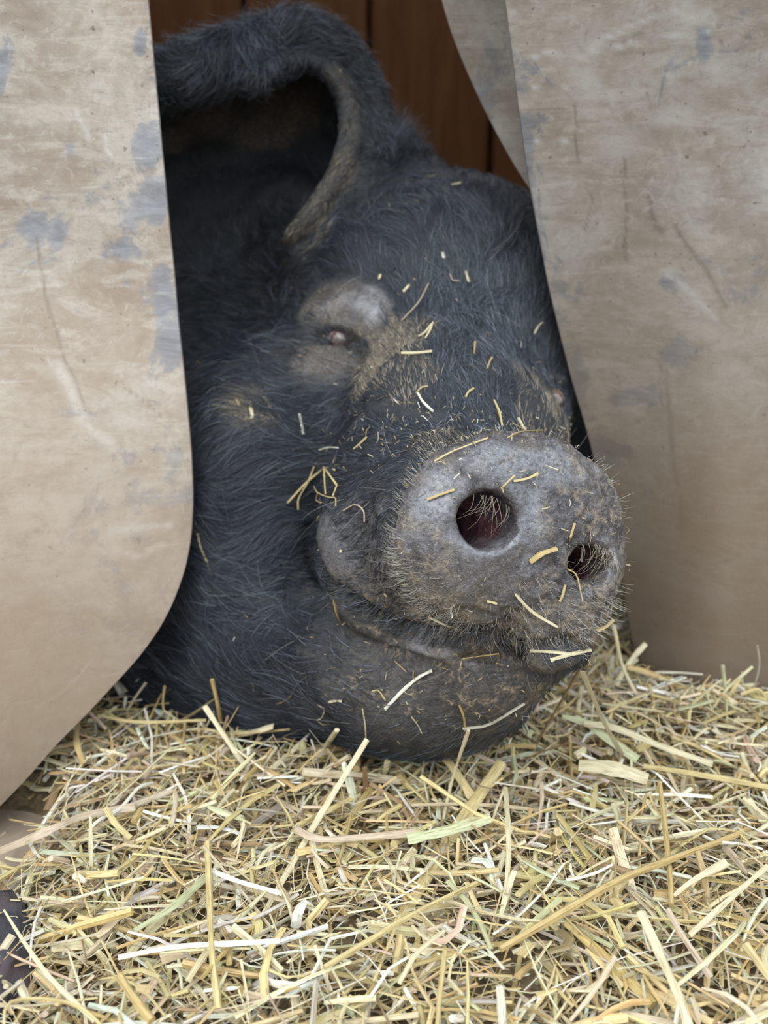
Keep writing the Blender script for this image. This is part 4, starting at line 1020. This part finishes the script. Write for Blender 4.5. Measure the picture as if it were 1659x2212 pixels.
GRP = 'loose straw stalks on the bed'
for n_, i in enumerate(top):
    Vs, Qs_, ts, gs = sweep(PT[i:i + 1], Wd[i:i + 1], Tt[i:i + 1], upv[i:i + 1], tint[i:i + 1], 0.12, int(i))
    o = quad_mesh('straw_stalk', Vs, Qs_, M['straw'], attrs={'tint': ts, 'grain': gs}, smooth=False, origin=PT[i, 0])
    tag(o, describe(i), 'straw', GRP)

# --- stalks that can be told apart
def stalk(pts, wpx, col, label, flat=False, name='straw_stalk', nodes=(), taper=(1, 1), hollow=False, parent=None, S=12, group='long stalks in the straw bed', cat='straw', k=0):
    A = catmull(np.array(pts), S) if len(pts) > 2 else np.linspace(pts[0], pts[1], S)
    dep = w2c(A if parent is None else A + np.array(parent.location))[:, 2]; w = 0.85 * wpx / F * dep.mean() * np.linspace(taper[0], taper[1], S) * (1 + 0.10 * np.sin(np.linspace(0, 1, S) * 7 + k) + (0.08 if flat else 0.0) * np.cos(np.linspace(0, 1, S) * 19 + 2 * k))
    for nd in nodes: w = w * (1 + 0.28 * np.exp(-((np.linspace(0, 1, S) - nd) / 0.035) ** 2))
    th = np.clip(w * 0.28, 0.0003, 0.0012) if flat else w * 0.92
    if hollow:
        d = nrm(A[-1] - A[-2]); A = np.vstack([A, A[-1] + d * 1e-4, A[-1] - d * 0.004]); w = np.r_[w, w[-1] * .72, w[-1] * .66]; th = np.r_[th, th[-1] * .72, th[-1] * .66]
    c = np.array(TINTS[col] if isinstance(col, str) else col) * (1 + 0.05 * math.sin(k * 12.9))
    up = nrm(-FWD * 0.7 + np.array([0, 0, 0.7])) if flat else np.array([0.13, -0.3, 0.95])
    T0 = nrm(A[min(3, len(A) - 1)] - A[0])
    if abs(np.dot(T0, up)) > 0.9: up = nrm(np.cross(T0, (1, 0, 0.1)))
    T_ = np.gradient(A, axis=0)
    Vs, Qs_, ts, gs = sweep(A[None], w[None], th[None], up[None], c[None], 0.10 if flat else 0.0, k + int(abs(A[0, 0]) * 1000))
    org = A[0] if parent is None else None
    o = quad_mesh(name, Vs, Qs_, M['straw'], parent, attrs={'tint': ts, 'grain': gs}, smooth=True, origin=org)
    if hollow or True:
        md = o.modifiers.new('split', 'EDGE_SPLIT'); md.split_angle = math.radians(52)
    if parent is None: tag(o, label, cat, group)
    return o
def lie(pl, lift=0.012): return [ground(a[0], a[1], (a[2] / 1000 if len(a) > 2 else lift)) for a in pl]
def stand(pl, lean=0.0):
    b = ground(pl[0][0], pl[0][1], 0.002); k = 0
    while vsample(w2c(b)[None])[0] < 0.004 and k < 60: k += 1; b = ray_y(pl[0][0], pl[0][1], b[1] - 0.003)
    out = [b]
    for i, a in enumerate(pl[1:]):
        Y = b[1] + lean * (i + 1) / (len(pl) - 1); q = ray_y(a[0], a[1], Y)
        while vsample(w2c(q)[None])[0] < 0.006 and Y > 0.45: Y -= 0.004; q = ray_y(a[0], a[1], Y)   # stay in front of the pig
        out.append(q)
    return out
def onp(pl, off=0.0012, fallback=None):
    out = []
    for i, a in enumerate(pl):
        h = on_pig(a[0], a[1])
        if h is None:
            z = w2c(out[-1])[2] if out else 0.66; out.append(c2w(P3(a[0], a[1], z)))
        else: out.append(h[0] + h[1] * (off if len(a) < 3 else a[2] / 1000))
    if len(out) > 1:   # a stiff piece does not follow every dent: lift the middle clear
        pass
    return out

for k_, (pts, w_, c_, kw, lab) in enumerate([
 (lie([(-30, 1850, 26), (90, 1800, 24), (180, 1762, 20), (290, 1742, 16)]), 21, 'pink', dict(flat=True), 'long pinkish flat stalk running in from the left edge over the bare board'),
 (lie([(637, 1790, 16), (690, 1812, 18), (780, 1808, 17), (900, 1798, 17)]), 18, 'pink', dict(flat=True), 'pinkish split stalk lying across the middle of the bed'),
 (lie([(880, 1812, 20), (960, 1795, 20), (1060, 1765, 18)], 0.02), 27, 'green', dict(flat=True), 'broad pale green straw blade left of the wide golden stalk'),
 (stand([(850, 2015), (960, 1830), (1085, 1645)], 0.16), 30, 'yellow', dict(flat=True), 'widest golden stalk, slanting up to the right below the chin'),
 (stand([(560, 1990), (680, 1780), (793, 1597)], 0.16), 15, 'cream', dict(flat=True, nodes=(.97,)), 'long pale double stalk rising to a frayed joint under the jaw'),
 (lie([(795, 1565, 44), (850, 1600, 26), (910, 1607, 18), (950, 1605, 18)]), 15, 'gold', dict(flat=True), 'curved golden blade under the pig\'s chin'),
 (lie([(900, 1600, 22), (980, 1612, 22), (1030, 1630, 20), (1100, 1665, 14)]), 13, 'pink', dict(nodes=(.62,)), 'thin brownish stalk bending down to the right below the chin'),
 (lie([(930, 1608, 24), (965, 1640, 22), (1000, 1690, 18), (1020, 1722, 12)]), 22, 'yellow', dict(flat=True), 'broad yellow stalk branching down from the curved golden one'),
 (stand([(957, 1772), (978, 1680), (1012, 1578)], 0.03), 9, 'cream', dict(nodes=(.93,)), 'thin upright pale stalk with a knobbly top below the chin'),
 (stand([(943, 2240), (950, 2150), (962, 2050)], 0.02), 13, 'yellow', dict(hollow=True), 'bright yellow stalk standing upright at the bottom edge'),
 (stand([(1088, 2240), (1084, 2190), (1080, 2130)], 0.01), 21, 'white', dict(flat=True), 'stubby white stalk upright at the bottom edge'),
 (lie([(1215, 1547, 26), (1270, 1562, 24), (1310, 1592, 18), (1378, 1640, 10)]), 26, 'green', dict(flat=True, taper=(.6, 1.1)), 'pale green pointed husk right of the chin'),
 (lie([(1262, 1562, 26), (1330, 1572, 24), (1430, 1612, 20), (1540, 1650, 12)]), 17, 'cream', dict(flat=True), 'long cream stalk sloping down beside the green husk'),
 (stand([(1350, 1640), (1305, 1560), (1258, 1450)], -0.06), 11, 'cream', dict(flat=True), 'long thin stalk leaning up to the tip of the lower lip'),
 (stand([(1155, 1612), (1215, 1510), (1275, 1405)], -0.03), 8, 'brown', dict(nodes=(.5,)), 'thin brown stalk leaning up against the right side of the snout'),
 (lie([(1090, 1614, 20), (1120, 1611, 20), (1158, 1613, 20)]), 13, 'gold', dict(hollow=True), 'short hollow stalk lying level under the right side of the chin'),
 (lie([(1390, 1655, 22), (1500, 1672, 22), (1700, 1708, 20)]), 15, 'yellow', dict(), 'straight yellow stalk running out at the right edge'),
 (lie([(1250, 1652, 20), (1320, 1658, 20), (1400, 1682, 18)]), 36, 'cream', dict(flat=True), 'broad cream husk in the right half of the bed'),
 (lie([(1425, 1690, 26), (1437, 1790, 22), (1448, 1900, 16), (1450, 1955, 10)]), 14, 'gold', dict(nodes=(.7,)), 'jointed golden stalk pointing straight down in the right half'),
 (lie([(1092, 1700, 24), (1098, 1790, 20), (1098, 1860, 18), (1094, 1930, 12)]), 13, 'cream', dict(flat=True), 'upright narrow pale blade in the centre right of the bed'),
 (lie([(448, 1820, 22), (452, 1930, 20), (458, 2060, 20), (472, 2180, 10)]), 16, 'yellow', dict(nodes=(.35, .78)), 'long jointed stalk pointing straight down in the left half'),
 (lie([(258, 2108, 26), (285, 2150, 24), (328, 2205, 20)]), 22, 'gold', dict(), 'thick round golden stalk at the lower left'),
 (lie([(255, 2068, 20), (380, 2045, 20), (500, 2038, 20), (605, 2032, 18)]), 13, 'white', dict(flat=True), 'long level white blade at the lower left'),
 (lie([(8, 2240, 30), (18, 2168, 34), (100, 2158, 30), (180, 2180, 24), (240, 2240, 16)]), 9, 'yellow', dict(), 'bent yellow stalk in the bottom left corner'),
 (lie([(8, 1965, 26), (55, 2040, 24), (115, 2120, 22), (205, 2205, 14)]), 10, 'cream', dict(flat=True, taper=(.6, 1.5)), 'long pale blade slanting down over the dark lump'),
 (stand([(478, 1562), (470, 1520), (458, 1468)], -0.01), 11, 'gold', dict(), 'upright golden stalk in front of the left jowl'),
 (stand([(530, 1655), (485, 1590), (442, 1525)], 0.04), 13, 'cream', dict(flat=True), 'pale stalk leaning to the left below the jowl'),
 (stand([(485, 1590), (540, 1582), (590, 1568)], 0.0), 15, 'cream', dict(flat=True), 'wide pale stalk sticking out to the right below the jowl'),
 (stand([(688, 1640), (705, 1610), (728, 1577)], 0.0), 14, 'cream', dict(hollow=True), 'hollow stalk with an open round end under the jaw'),
 (lie([(862, 2125, 30), (900, 2060, 28), (960, 2010, 22)]), 12, 'cream', dict(flat=True), 'pale blade near the bottom centre'),
 (lie([(1080, 2050, 24), (1180, 1992, 24), (1330, 1905, 24), (1440, 1860, 22), (1600, 1800, 14)]), 19, 'gold', dict(nodes=(.3, .7)), 'very long thick golden stalk crossing the right half diagonally'),
 (lie([(700, 2090, 20), (800, 2030, 20), (900, 1970, 20), (1035, 1905, 12)]), 15, 'yellow', dict(nodes=(.5,)), 'long yellow stalk rising to the right through the centre'),
 (lie([(1384, 1968, 32), (1430, 2070, 30), (1470, 2160, 26), (1495, 2240, 20)]), 24, 'cream', dict(flat=True), 'wide cream blade running down to the bottom edge on the right'),
 (lie([(1442, 1965, 26), (1480, 2030, 24), (1535, 2112, 14)]), 17, 'pink', dict(), 'pinkish stalk parallel to the wide cream blade'),
 (lie([(1610, 2040, 34), (1650, 2095, 30), (1700, 2150, 26)]), 24, 'yellow', dict(), 'thick yellow stalk cut off by the right edge'),
 (lie([(290, 2010, 16), (370, 1960, 18), (450, 1890, 14)]), 22, 'green', dict(flat=True, taper=(.6, 1)), 'pale green blade in the left half of the bed'),
 (lie([(190, 1795, 20), (215, 1770, 20), (260, 1745, 18), (300, 1700, 18), (330, 1690, 12)]), 9, 'white', dict(flat=True), 'crooked white blade over the pinkish stalk'),
 (lie([(228, 1745, 26), (250, 1780, 22), (282, 1810, 16)]), 15, 'yellow', dict(flat=True), 'short yellow blade crossing the end of the pinkish stalk'),
 (lie([(455, 1880, 20), (520, 1905, 18), (610, 1930, 12)]), 12, 'white', dict(flat=True), 'whitish blade beside the long jointed stalk'),
 (lie([(1570, 1862, 22), (1500, 1900, 20), (1455, 1935, 12)]), 16, 'cream', dict(flat=True, taper=(1.3, .5)), 'cream blade bending to the left near the right edge'),
 (lie([(1659, 1870, 22), (1590, 1930, 20), (1490, 2020, 14)]), 13, 'cream', dict(flat=True), 'long cream stalk coming in from the right edge'),
 (stand([(1625, 1500), (1640, 1440), (1636, 1395)], 0.0), 5, 'grey', dict(), 'thin bent stem standing against the right flap'),
 (stand([(1490, 1530), (1530, 1490), (1560, 1468)], 0.0), 6, 'cream', dict(), 'fine pale stem on top of the right hand heap'),
 (stand([(1540, 1540), (1528, 1500), (1545, 1482), (1562, 1490)], 0.0), 5, 'cream', dict(), 'curly fine stem on top of the right hand heap'),
 (stand([(1660, 1530), (1640, 1490), (1600, 1500)], 0.0), 9, 'yellow', dict(), 'yellow stem at the right edge on top of the heap'),
 (stand([(1380, 1510), (1345, 1440), (1325, 1350)], 0.02), 10, 'cream', dict(), 'upright stalk in the gap between snout and right flap'),
 (stand([(1330, 1480), (1360, 1430), (1395, 1390)], 0.02), 13, 'cream', dict(flat=True), 'pale stalk leaning right in the gap beside the flap'),
 (stand([(1460, 1480), (1410, 1455), (1355, 1440)], 0.0), 15, 'gold', dict(flat=True), 'broad golden stalk lying before the foot of the right flap'),
 (lie([(170, 1545, 22), (165, 1600, 20), (180, 1650, 12)]), 14, 'gold', dict(flat=True), 'golden blade hanging at the lower edge of the left flap'),
 (lie([(212, 1545, 24), (300, 1560, 22), (445, 1556, 18)]), 9, 'yellow', dict(), 'long thin yellow stalk at the back of the bed left of the jowl'),
 (stand([(270, 1545), (290, 1510), (315, 1475)], 0.0), 7, 'cream', dict(), 'pale stalk tilted right beneath the dark neck'),
 (stand([(355, 1550), (352, 1515), (356, 1482)], 0.0), 6, 'yellow', dict(), 'short upright yellow stalk beneath the dark neck'),
]):
    stalk(pts, w_, c_, lab, k=k_, **kw)

# --- pieces that stick to the pig
onpig = [
 ([(832, 1531), (868, 1492), (905, 1462), (937, 1447)], 9, 'white', True, 'white straw sliver lying aslant on the pig\'s chin'),
 ([(928, 1328), (965, 1346), (1001, 1362)], 7, 'cream', False, 'yellowish straw on the upper lip below the snout disc'),
 ([(1000, 1418), (1038, 1413), (1075, 1407)], 4, 'gold', False, 'thin ochre straw under the middle of the snout'),
 ([(1148, 1407), (1190, 1409), (1232, 1412)], 9, 'cream', True, 'flat cream straw on the tip of the lower lip'),
 ([(1190, 1424), (1230, 1412), (1272, 1400)], 11, 'cream', True, 'wider cream straw under the other one on the lip tip'),
 ([(1110, 1282), (1150, 1320), (1205, 1352)], 9, 'cream', True, 'pointed straw leaf on the lower half of the snout disc'),
 ([(1145, 1213), (1170, 1195), (1198, 1182)], 15, 'gold', True, 'brown husk stuck between the two nostrils'),
 ([(924, 1081), (950, 1070), (981, 1058)], 8, 'gold', True, 'golden straw at the left rim of the left nostril'),
 ([(1108, 1040), (1135, 1032), (1160, 1021)], 7, 'yellow', True, 'golden straw above and right of the left nostril'),
 ([(1082, 1055), (1098, 1040), (1110, 1028)], 6, 'yellow', False, 'short golden straw at the upper rim of the left nostril'),
 ([(1238, 1128), (1226, 1165), (1228, 1205), (1240, 1235)], 6, 'gold', True, 'curled brown fibre along the left rim of the right nostril'),
 ([(1222, 1228), (1245, 1250), (1255, 1300)], 4, 'yellow', False, 'thin straw running down from the right nostril'),
 ([(1218, 1262), (1210, 1285), (1205, 1297)], 7, 'yellow', False, 'short yellow straw below the right nostril'),
 ([(1260, 1183), (1260, 1215)], 6, 'white', False, 'tiny white straw bit in the right nostril'),
 ([(1284, 1362), (1305, 1350), (1325, 1338)], 9, 'gold', True, 'straw shred on the lower right rim of the disc'),
 ([(1050, 1295), (1072, 1299)], 7, 'yellow', True, 'small bright yellow chip on the lower disc'),
 ([(1085, 1372), (1105, 1380), (1110, 1400)], 6, 'cream', False, 'bent cream straw in the cleft under the disc'),
 ([(1085, 1380), (1100, 1362), (1112, 1358)], 5, 'cream', False, 'upper cream straw bit in the cleft under the disc'),
 ([(1110, 1392), (1128, 1385), (1142, 1386)], 8, 'cream', True, 'stubby cream chip at the cleft under the disc'),
 ([(870, 766), (900, 766), (934, 763)], 9, 'cream', False, 'straight pale straw right of the pig\'s left eye'),
 ([(690, 972), (712, 968), (734, 970)], 4, 'white', False, 'small straight white straw on the cheek'),
 ([(647, 895), (652, 918), (656, 940)], 7, 'white', False, 'white straw bit upright in the cheek fur'),
 ([(905, 853), (916, 872), (936, 893)], 7, 'white', False, 'white straw bit on the bridge of the snout'),
 ([(900, 852), (912, 840), (926, 838)], 4, 'yellow', False, 'small curved yellow bit over the bridge of the snout'),
 ([(1065, 868), (1075, 892), (1084, 925)], 6, 'yellow', False, 'upright yellow straw in the fur above the disc'),
 ([(1116, 906), (1124, 922), (1131, 932)], 8, 'cream', False, 'short thick pale straw at the top of the disc'),
 ([(940, 1000), (975, 980), (1010, 966), (1055, 950)], 5, 'yellow', True, 'yellow straw lying along the top left rim of the disc'),
 ([(1095, 950), (1125, 938), (1168, 932)], 4, 'gold', False, 'thin golden straw on the top of the disc'),
 ([(1130, 932), (1112, 922), (1103, 918)], 3, 'gold', False, 'very thin straw crossing the top of the disc'),
 ([(768, 972), (782, 960), (796, 946)], 6, 'yellow', False, 'short straight yellow straw on the side of the snout'),
 ([(725, 1294), (732, 1320), (741, 1345)], 7, 'gold', True, 'ochre straw below the corner of the mouth'),
 ([(620, 1084), (650, 1055), (672, 1030), (688, 1016)], 4, 'yellow', False, None),
 ([(540, 870), (545, 895), (546, 905)], 9, 'cream', True, 'blunt pale chip in the fur below the ear'),
 ([(512, 862), (520, 880)], 8, 'gold', True, 'brownish chip left of the pale one below the ear'),
 ([(570, 858), (578, 870), (585, 882)], 7, 'cream', True, 'small cream chip right of the others below the ear'),
 ([(905, 730), (918, 722), (932, 705)], 6, 'cream', False, 'pale forked bit on the forehead'),
 ([(935, 700), (930, 715), (920, 735)], 5, 'cream', False, 'second prong of the forked bit on the forehead'),
 ([(870, 695), (905, 655), (926, 615)], 3, 'pink', False, 'long thin brownish stem on the forehead'),
 ([(872, 632), (882, 622), (885, 618)], 7, 'cream', True, 'small chip above the thin brownish stem'),
 ([(1005, 588), (1008, 600), (1012, 612)], 6, 'cream', True, 'small curved chip high on the forehead'),
 ([(972, 595), (978, 608), (992, 610)], 3, 'pink', False, 'thin hooked fibre high on the forehead'),
 ([(956, 548), (959, 560)], 8, 'white', True, 'round white fleck at the middle of the forehead'),
 ([(975, 402), (995, 398)], 8, 'cream', True, 'pale chip at the top of the head'),
 ([(925, 385), (938, 383)], 5, 'gold', True, 'tiny ochre chip at the top of the head'),
 ([(1150, 722), (1160, 705), (1168, 698)], 5, 'cream', False, 'short pale straw near the right flap'),
 ([(1025, 742), (1024, 758), (1022, 768)], 5, 'gold', False, 'small ochre straw on the lower forehead'),
 ([(1050, 800), (1054, 786), (1060, 775)], 5, 'gold', False, 'little bent straw on the lower forehead'),
 ([(1005, 862), (1012, 850), (1022, 842)], 6, 'yellow', False, 'small yellow straw above the bridge of the snout'),
 ([(820, 605), (824, 595)], 6, 'cream', True, 'faint chip above the left eye'),
 ([(690, 1520), (703, 1530), (697, 1548), (686, 1552)], 5, 'pink', True, 'orange curled shred on the throat'),
 ([(712, 1515), (728, 1511), (741, 1512)], 7, 'cream', True, 'small blunt cream straw on the throat'),
 ([(600, 1518), (618, 1512), (634, 1500)], 4, 'gold', False, 'thin bent straw on the lower jowl'),
 ([(548, 1476), (552, 1490)], 4, 'gold', True, 'tiny fleck on the lower jowl'),
 ([(428, 1152), (437, 1185), (450, 1215), (460, 1245)], 5, 'yellow', True, 'limp yellow straw in the fur beside the left flap'),
 ([(806, 1493), (818, 1491), (832, 1508), (835, 1512)], 4, 'yellow', False, 'small hooked yellow straw on the chin'),
 ([(853, 1428), (868, 1440), (880, 1452)], 3, 'gold', False, 'thin ochre fibre on the jaw'),
 ([(1000, 1570), (1050, 1562), (1100, 1535), (1130, 1515)], 8, 'grey', True, 'long greyish curved straw under the chin at the right'),
 ([(995, 1520), (1005, 1545), (1004, 1575)], 6, 'gold', True, 'ochre blade hanging from the chin'),
 ([(890, 1545), (905, 1565), (912, 1580)], 3, 'cream', False, 'thin curved fibre below the chin'),
 ([(786, 1528), (791, 1560), (793, 1590)], 4, 'cream', False, 'thin stem standing before the throat'),
 ([(1185, 1490), (1200, 1510)], 4, 'gold', False, 'little straw hanging from the lower lip'),
 ([(745, 1105), (770, 1092), (790, 1105), (792, 1128)], 4, 'pink', False, 'bent brownish shred at the edge of the upper lip'),
 ([(838, 1285), (832, 1278)], 6, 'cream', True, 'tiny pale fleck on the cheek fold'),
 ([(740, 1190), (737, 1196)], 7, 'cream', True, 'tiny pale fleck at the lip edge'),
]
for k_, (pl, w_, c_, flat, lab) in enumerate(onpig):
    if lab is None: continue
    pts = onp(pl, 0.0018)
    if len(pl) > 2:
        a, b = pts[0], pts[-1]
        for i in range(1, len(pts) - 1):   # stay at least as near to the eye as the straight line between the ends
            zl = w2c(a)[2] + (w2c(b)[2] - w2c(a)[2]) * i / (len(pts) - 1); c0 = w2c(pts[i])
            if c0[2] > zl: pts[i] = c2w(c0 / c0[2] * zl)
    stalk(pts, w_, c_, lab, flat=flat, k=k_ + 100, S=8, name='straw_bit', group='straw bits stuck to the pig')

# the branched dry sprig on the cheek
sp_org = on_pig(700, 1010)[0]
sprig = empty('hay_sprig', tuple(sp_org)); tag(sprig, 'branched dry yellow hay sprig clinging to the cheek left of the snout', 'straw')
for pl, w_, nm in (([(622, 1085), (655, 1045), (690, 1020), (712, 1008), (735, 1018)], 5, 'stem'), ([(640, 1100), (645, 1075), (668, 1040)], 4, 'twig'), ([(668, 1040), (675, 1020), (682, 1008)], 4, 'twig'),
                   ([(703, 1012), (720, 1032), (740, 1055)], 6, 'twig'), ([(712, 1020), (714, 1050), (716, 1072)], 4, 'twig'), ([(740, 1055), (730, 1078)], 4, 'twig'),
                   ([(680, 1048), (700, 1066), (722, 1082), (735, 1084), (735, 1100)], 3, 'twig'), ([(700, 1066), (697, 1080), (705, 1092)], 3, 'twig')):
    o = stalk([p - sp_org for p in onp(pl, 0.005)], w_, 'yellow', None, name=nm, parent=sprig, S=10)

# fine crumbs of chaff on the skin and in the fur
def wcr(c, n):
    q = pix(c); a = np.exp(-(((q[:, 0] - 960) / 190) ** 2 + ((q[:, 1] - 930) / 70) ** 2)) * 2.2
    b = np.exp(-(((q[:, 0] - 1130) / 170) ** 2 + ((q[:, 1] - 1010) / 60) ** 2)) * 1.2
    d = np.exp(-(((q[:, 0] - 980) / 200) ** 2 + ((q[:, 1] - 1480) / 80) ** 2)) * 1.3
    e_ = np.exp(-(((q[:, 0] - 1260) / 90) ** 2 + ((q[:, 1] - 1110) / 60) ** 2)) * 1.2
    g = np.exp(-(((q[:, 0] - 830) / 130) ** 2 + ((q[:, 1] - 1350) / 60) ** 2)) * .8
    return (a + b + d + e_ + g + 0.05) * seen(c, n) * (c[:, 2] < 1.0) * (1 - fpink)
NC = 850; P, n, f = scatter(NC, wcr, 77); r = np.random.default_rng(78)
d0 = r.normal(0, 1, (NC, 3)); d0 -= n * (d0 * n).sum(1, keepdims=True) * 0.8; d0 /= np.linalg.norm(d0, axis=1, keepdims=True); L = r.uniform(0.001, 0.0055, NC) * np.where(r.random(NC) < .15, 1.8, 1)
PTc = np.stack([P + n * r.uniform(.0005, .004, (NC, 1)) + d0 * (L * (t_ - .5))[:, None] + n * (0.15 * L * (1 - (2 * t_ - 1) ** 2))[:, None] for t_ in (0, .5, 1)], 1)
wc_ = r.uniform(0.0002, 0.0009, NC)[:, None] * np.array([[1, 1, .6]])
Vb, Qb, tb, gb = sweep(c2w(PTc), wc_, wc_ * .45, -n @ M2W + 0.01, TA[r.choice(len(TK), NC, p=TW)] * r.uniform(.75, 1.1, (NC, 1)), 0, 3)
o = quad_mesh('chaff_crumbs', Vb, Qb, M['straw'], attrs={'tint': tb, 'grain': gb}, smooth=False)
tag(o, 'tiny crumbs of chaff sprinkled over the pig\'s snout, face and chin', 'chaff', kind='stuff')

# ------------------------------------------------------------------ board and dark lump at the lower left
V, Q = [], []; box(V, Q, (0, 0, 0), (0.62, 0.17, 0.022))
bd = quad_mesh('wooden_board', V, Q, wood_mat('dusty_board', (0.22, 0.16, 0.11), (0.34, 0.26, 0.18)), smooth=False)
bd.location = (-0.50, 0.640, -0.012); bd.rotation_euler = (0, 0, math.radians(4))
md = bd.modifiers.new('bevel', 'BEVEL'); md.width = 0.003; md.segments = 2
tag(bd, 'dusty brown board showing through the straw at the left edge below the flap', 'board')
c0 = ground(-35, 2060, 0.0)
V, Q = [], []; n1_, n2_ = 28, 40
for i in range(n1_ + 1):
    a = math.pi * i / n1_
    for j in range(n2_):
        b = 2 * math.pi * j / n2_; p = np.array([math.sin(a) * math.cos(b), math.sin(a) * math.sin(b), math.cos(a)])
        rr2 = 1 + 0.12 * float(vnoise(p, 2.2, 90)) + 0.06 * float(vnoise(p, 6, 91)); V.append(p * (rr2 + 0.10 * float(vnoise(p, 14, 92))) * (0.030, 0.052, 0.022))
for i in range(n1_):
    for j in range(n2_): Q.append((i * n2_ + j, (i + 1) * n2_ + j, (i + 1) * n2_ + (j + 1) % n2_, i * n2_ + (j + 1) % n2_))
cl = quad_mesh('mud_lump', V, Q, M['clod']); cl.location = (c0[0], c0[1], float(Hs(c0[0], c0[1])) - 0.006); cl.rotation_euler = (0, 0, 0.3)
tag(cl, 'dark bluish and reddish lump half covered by straw in the lower left corner', 'lump')
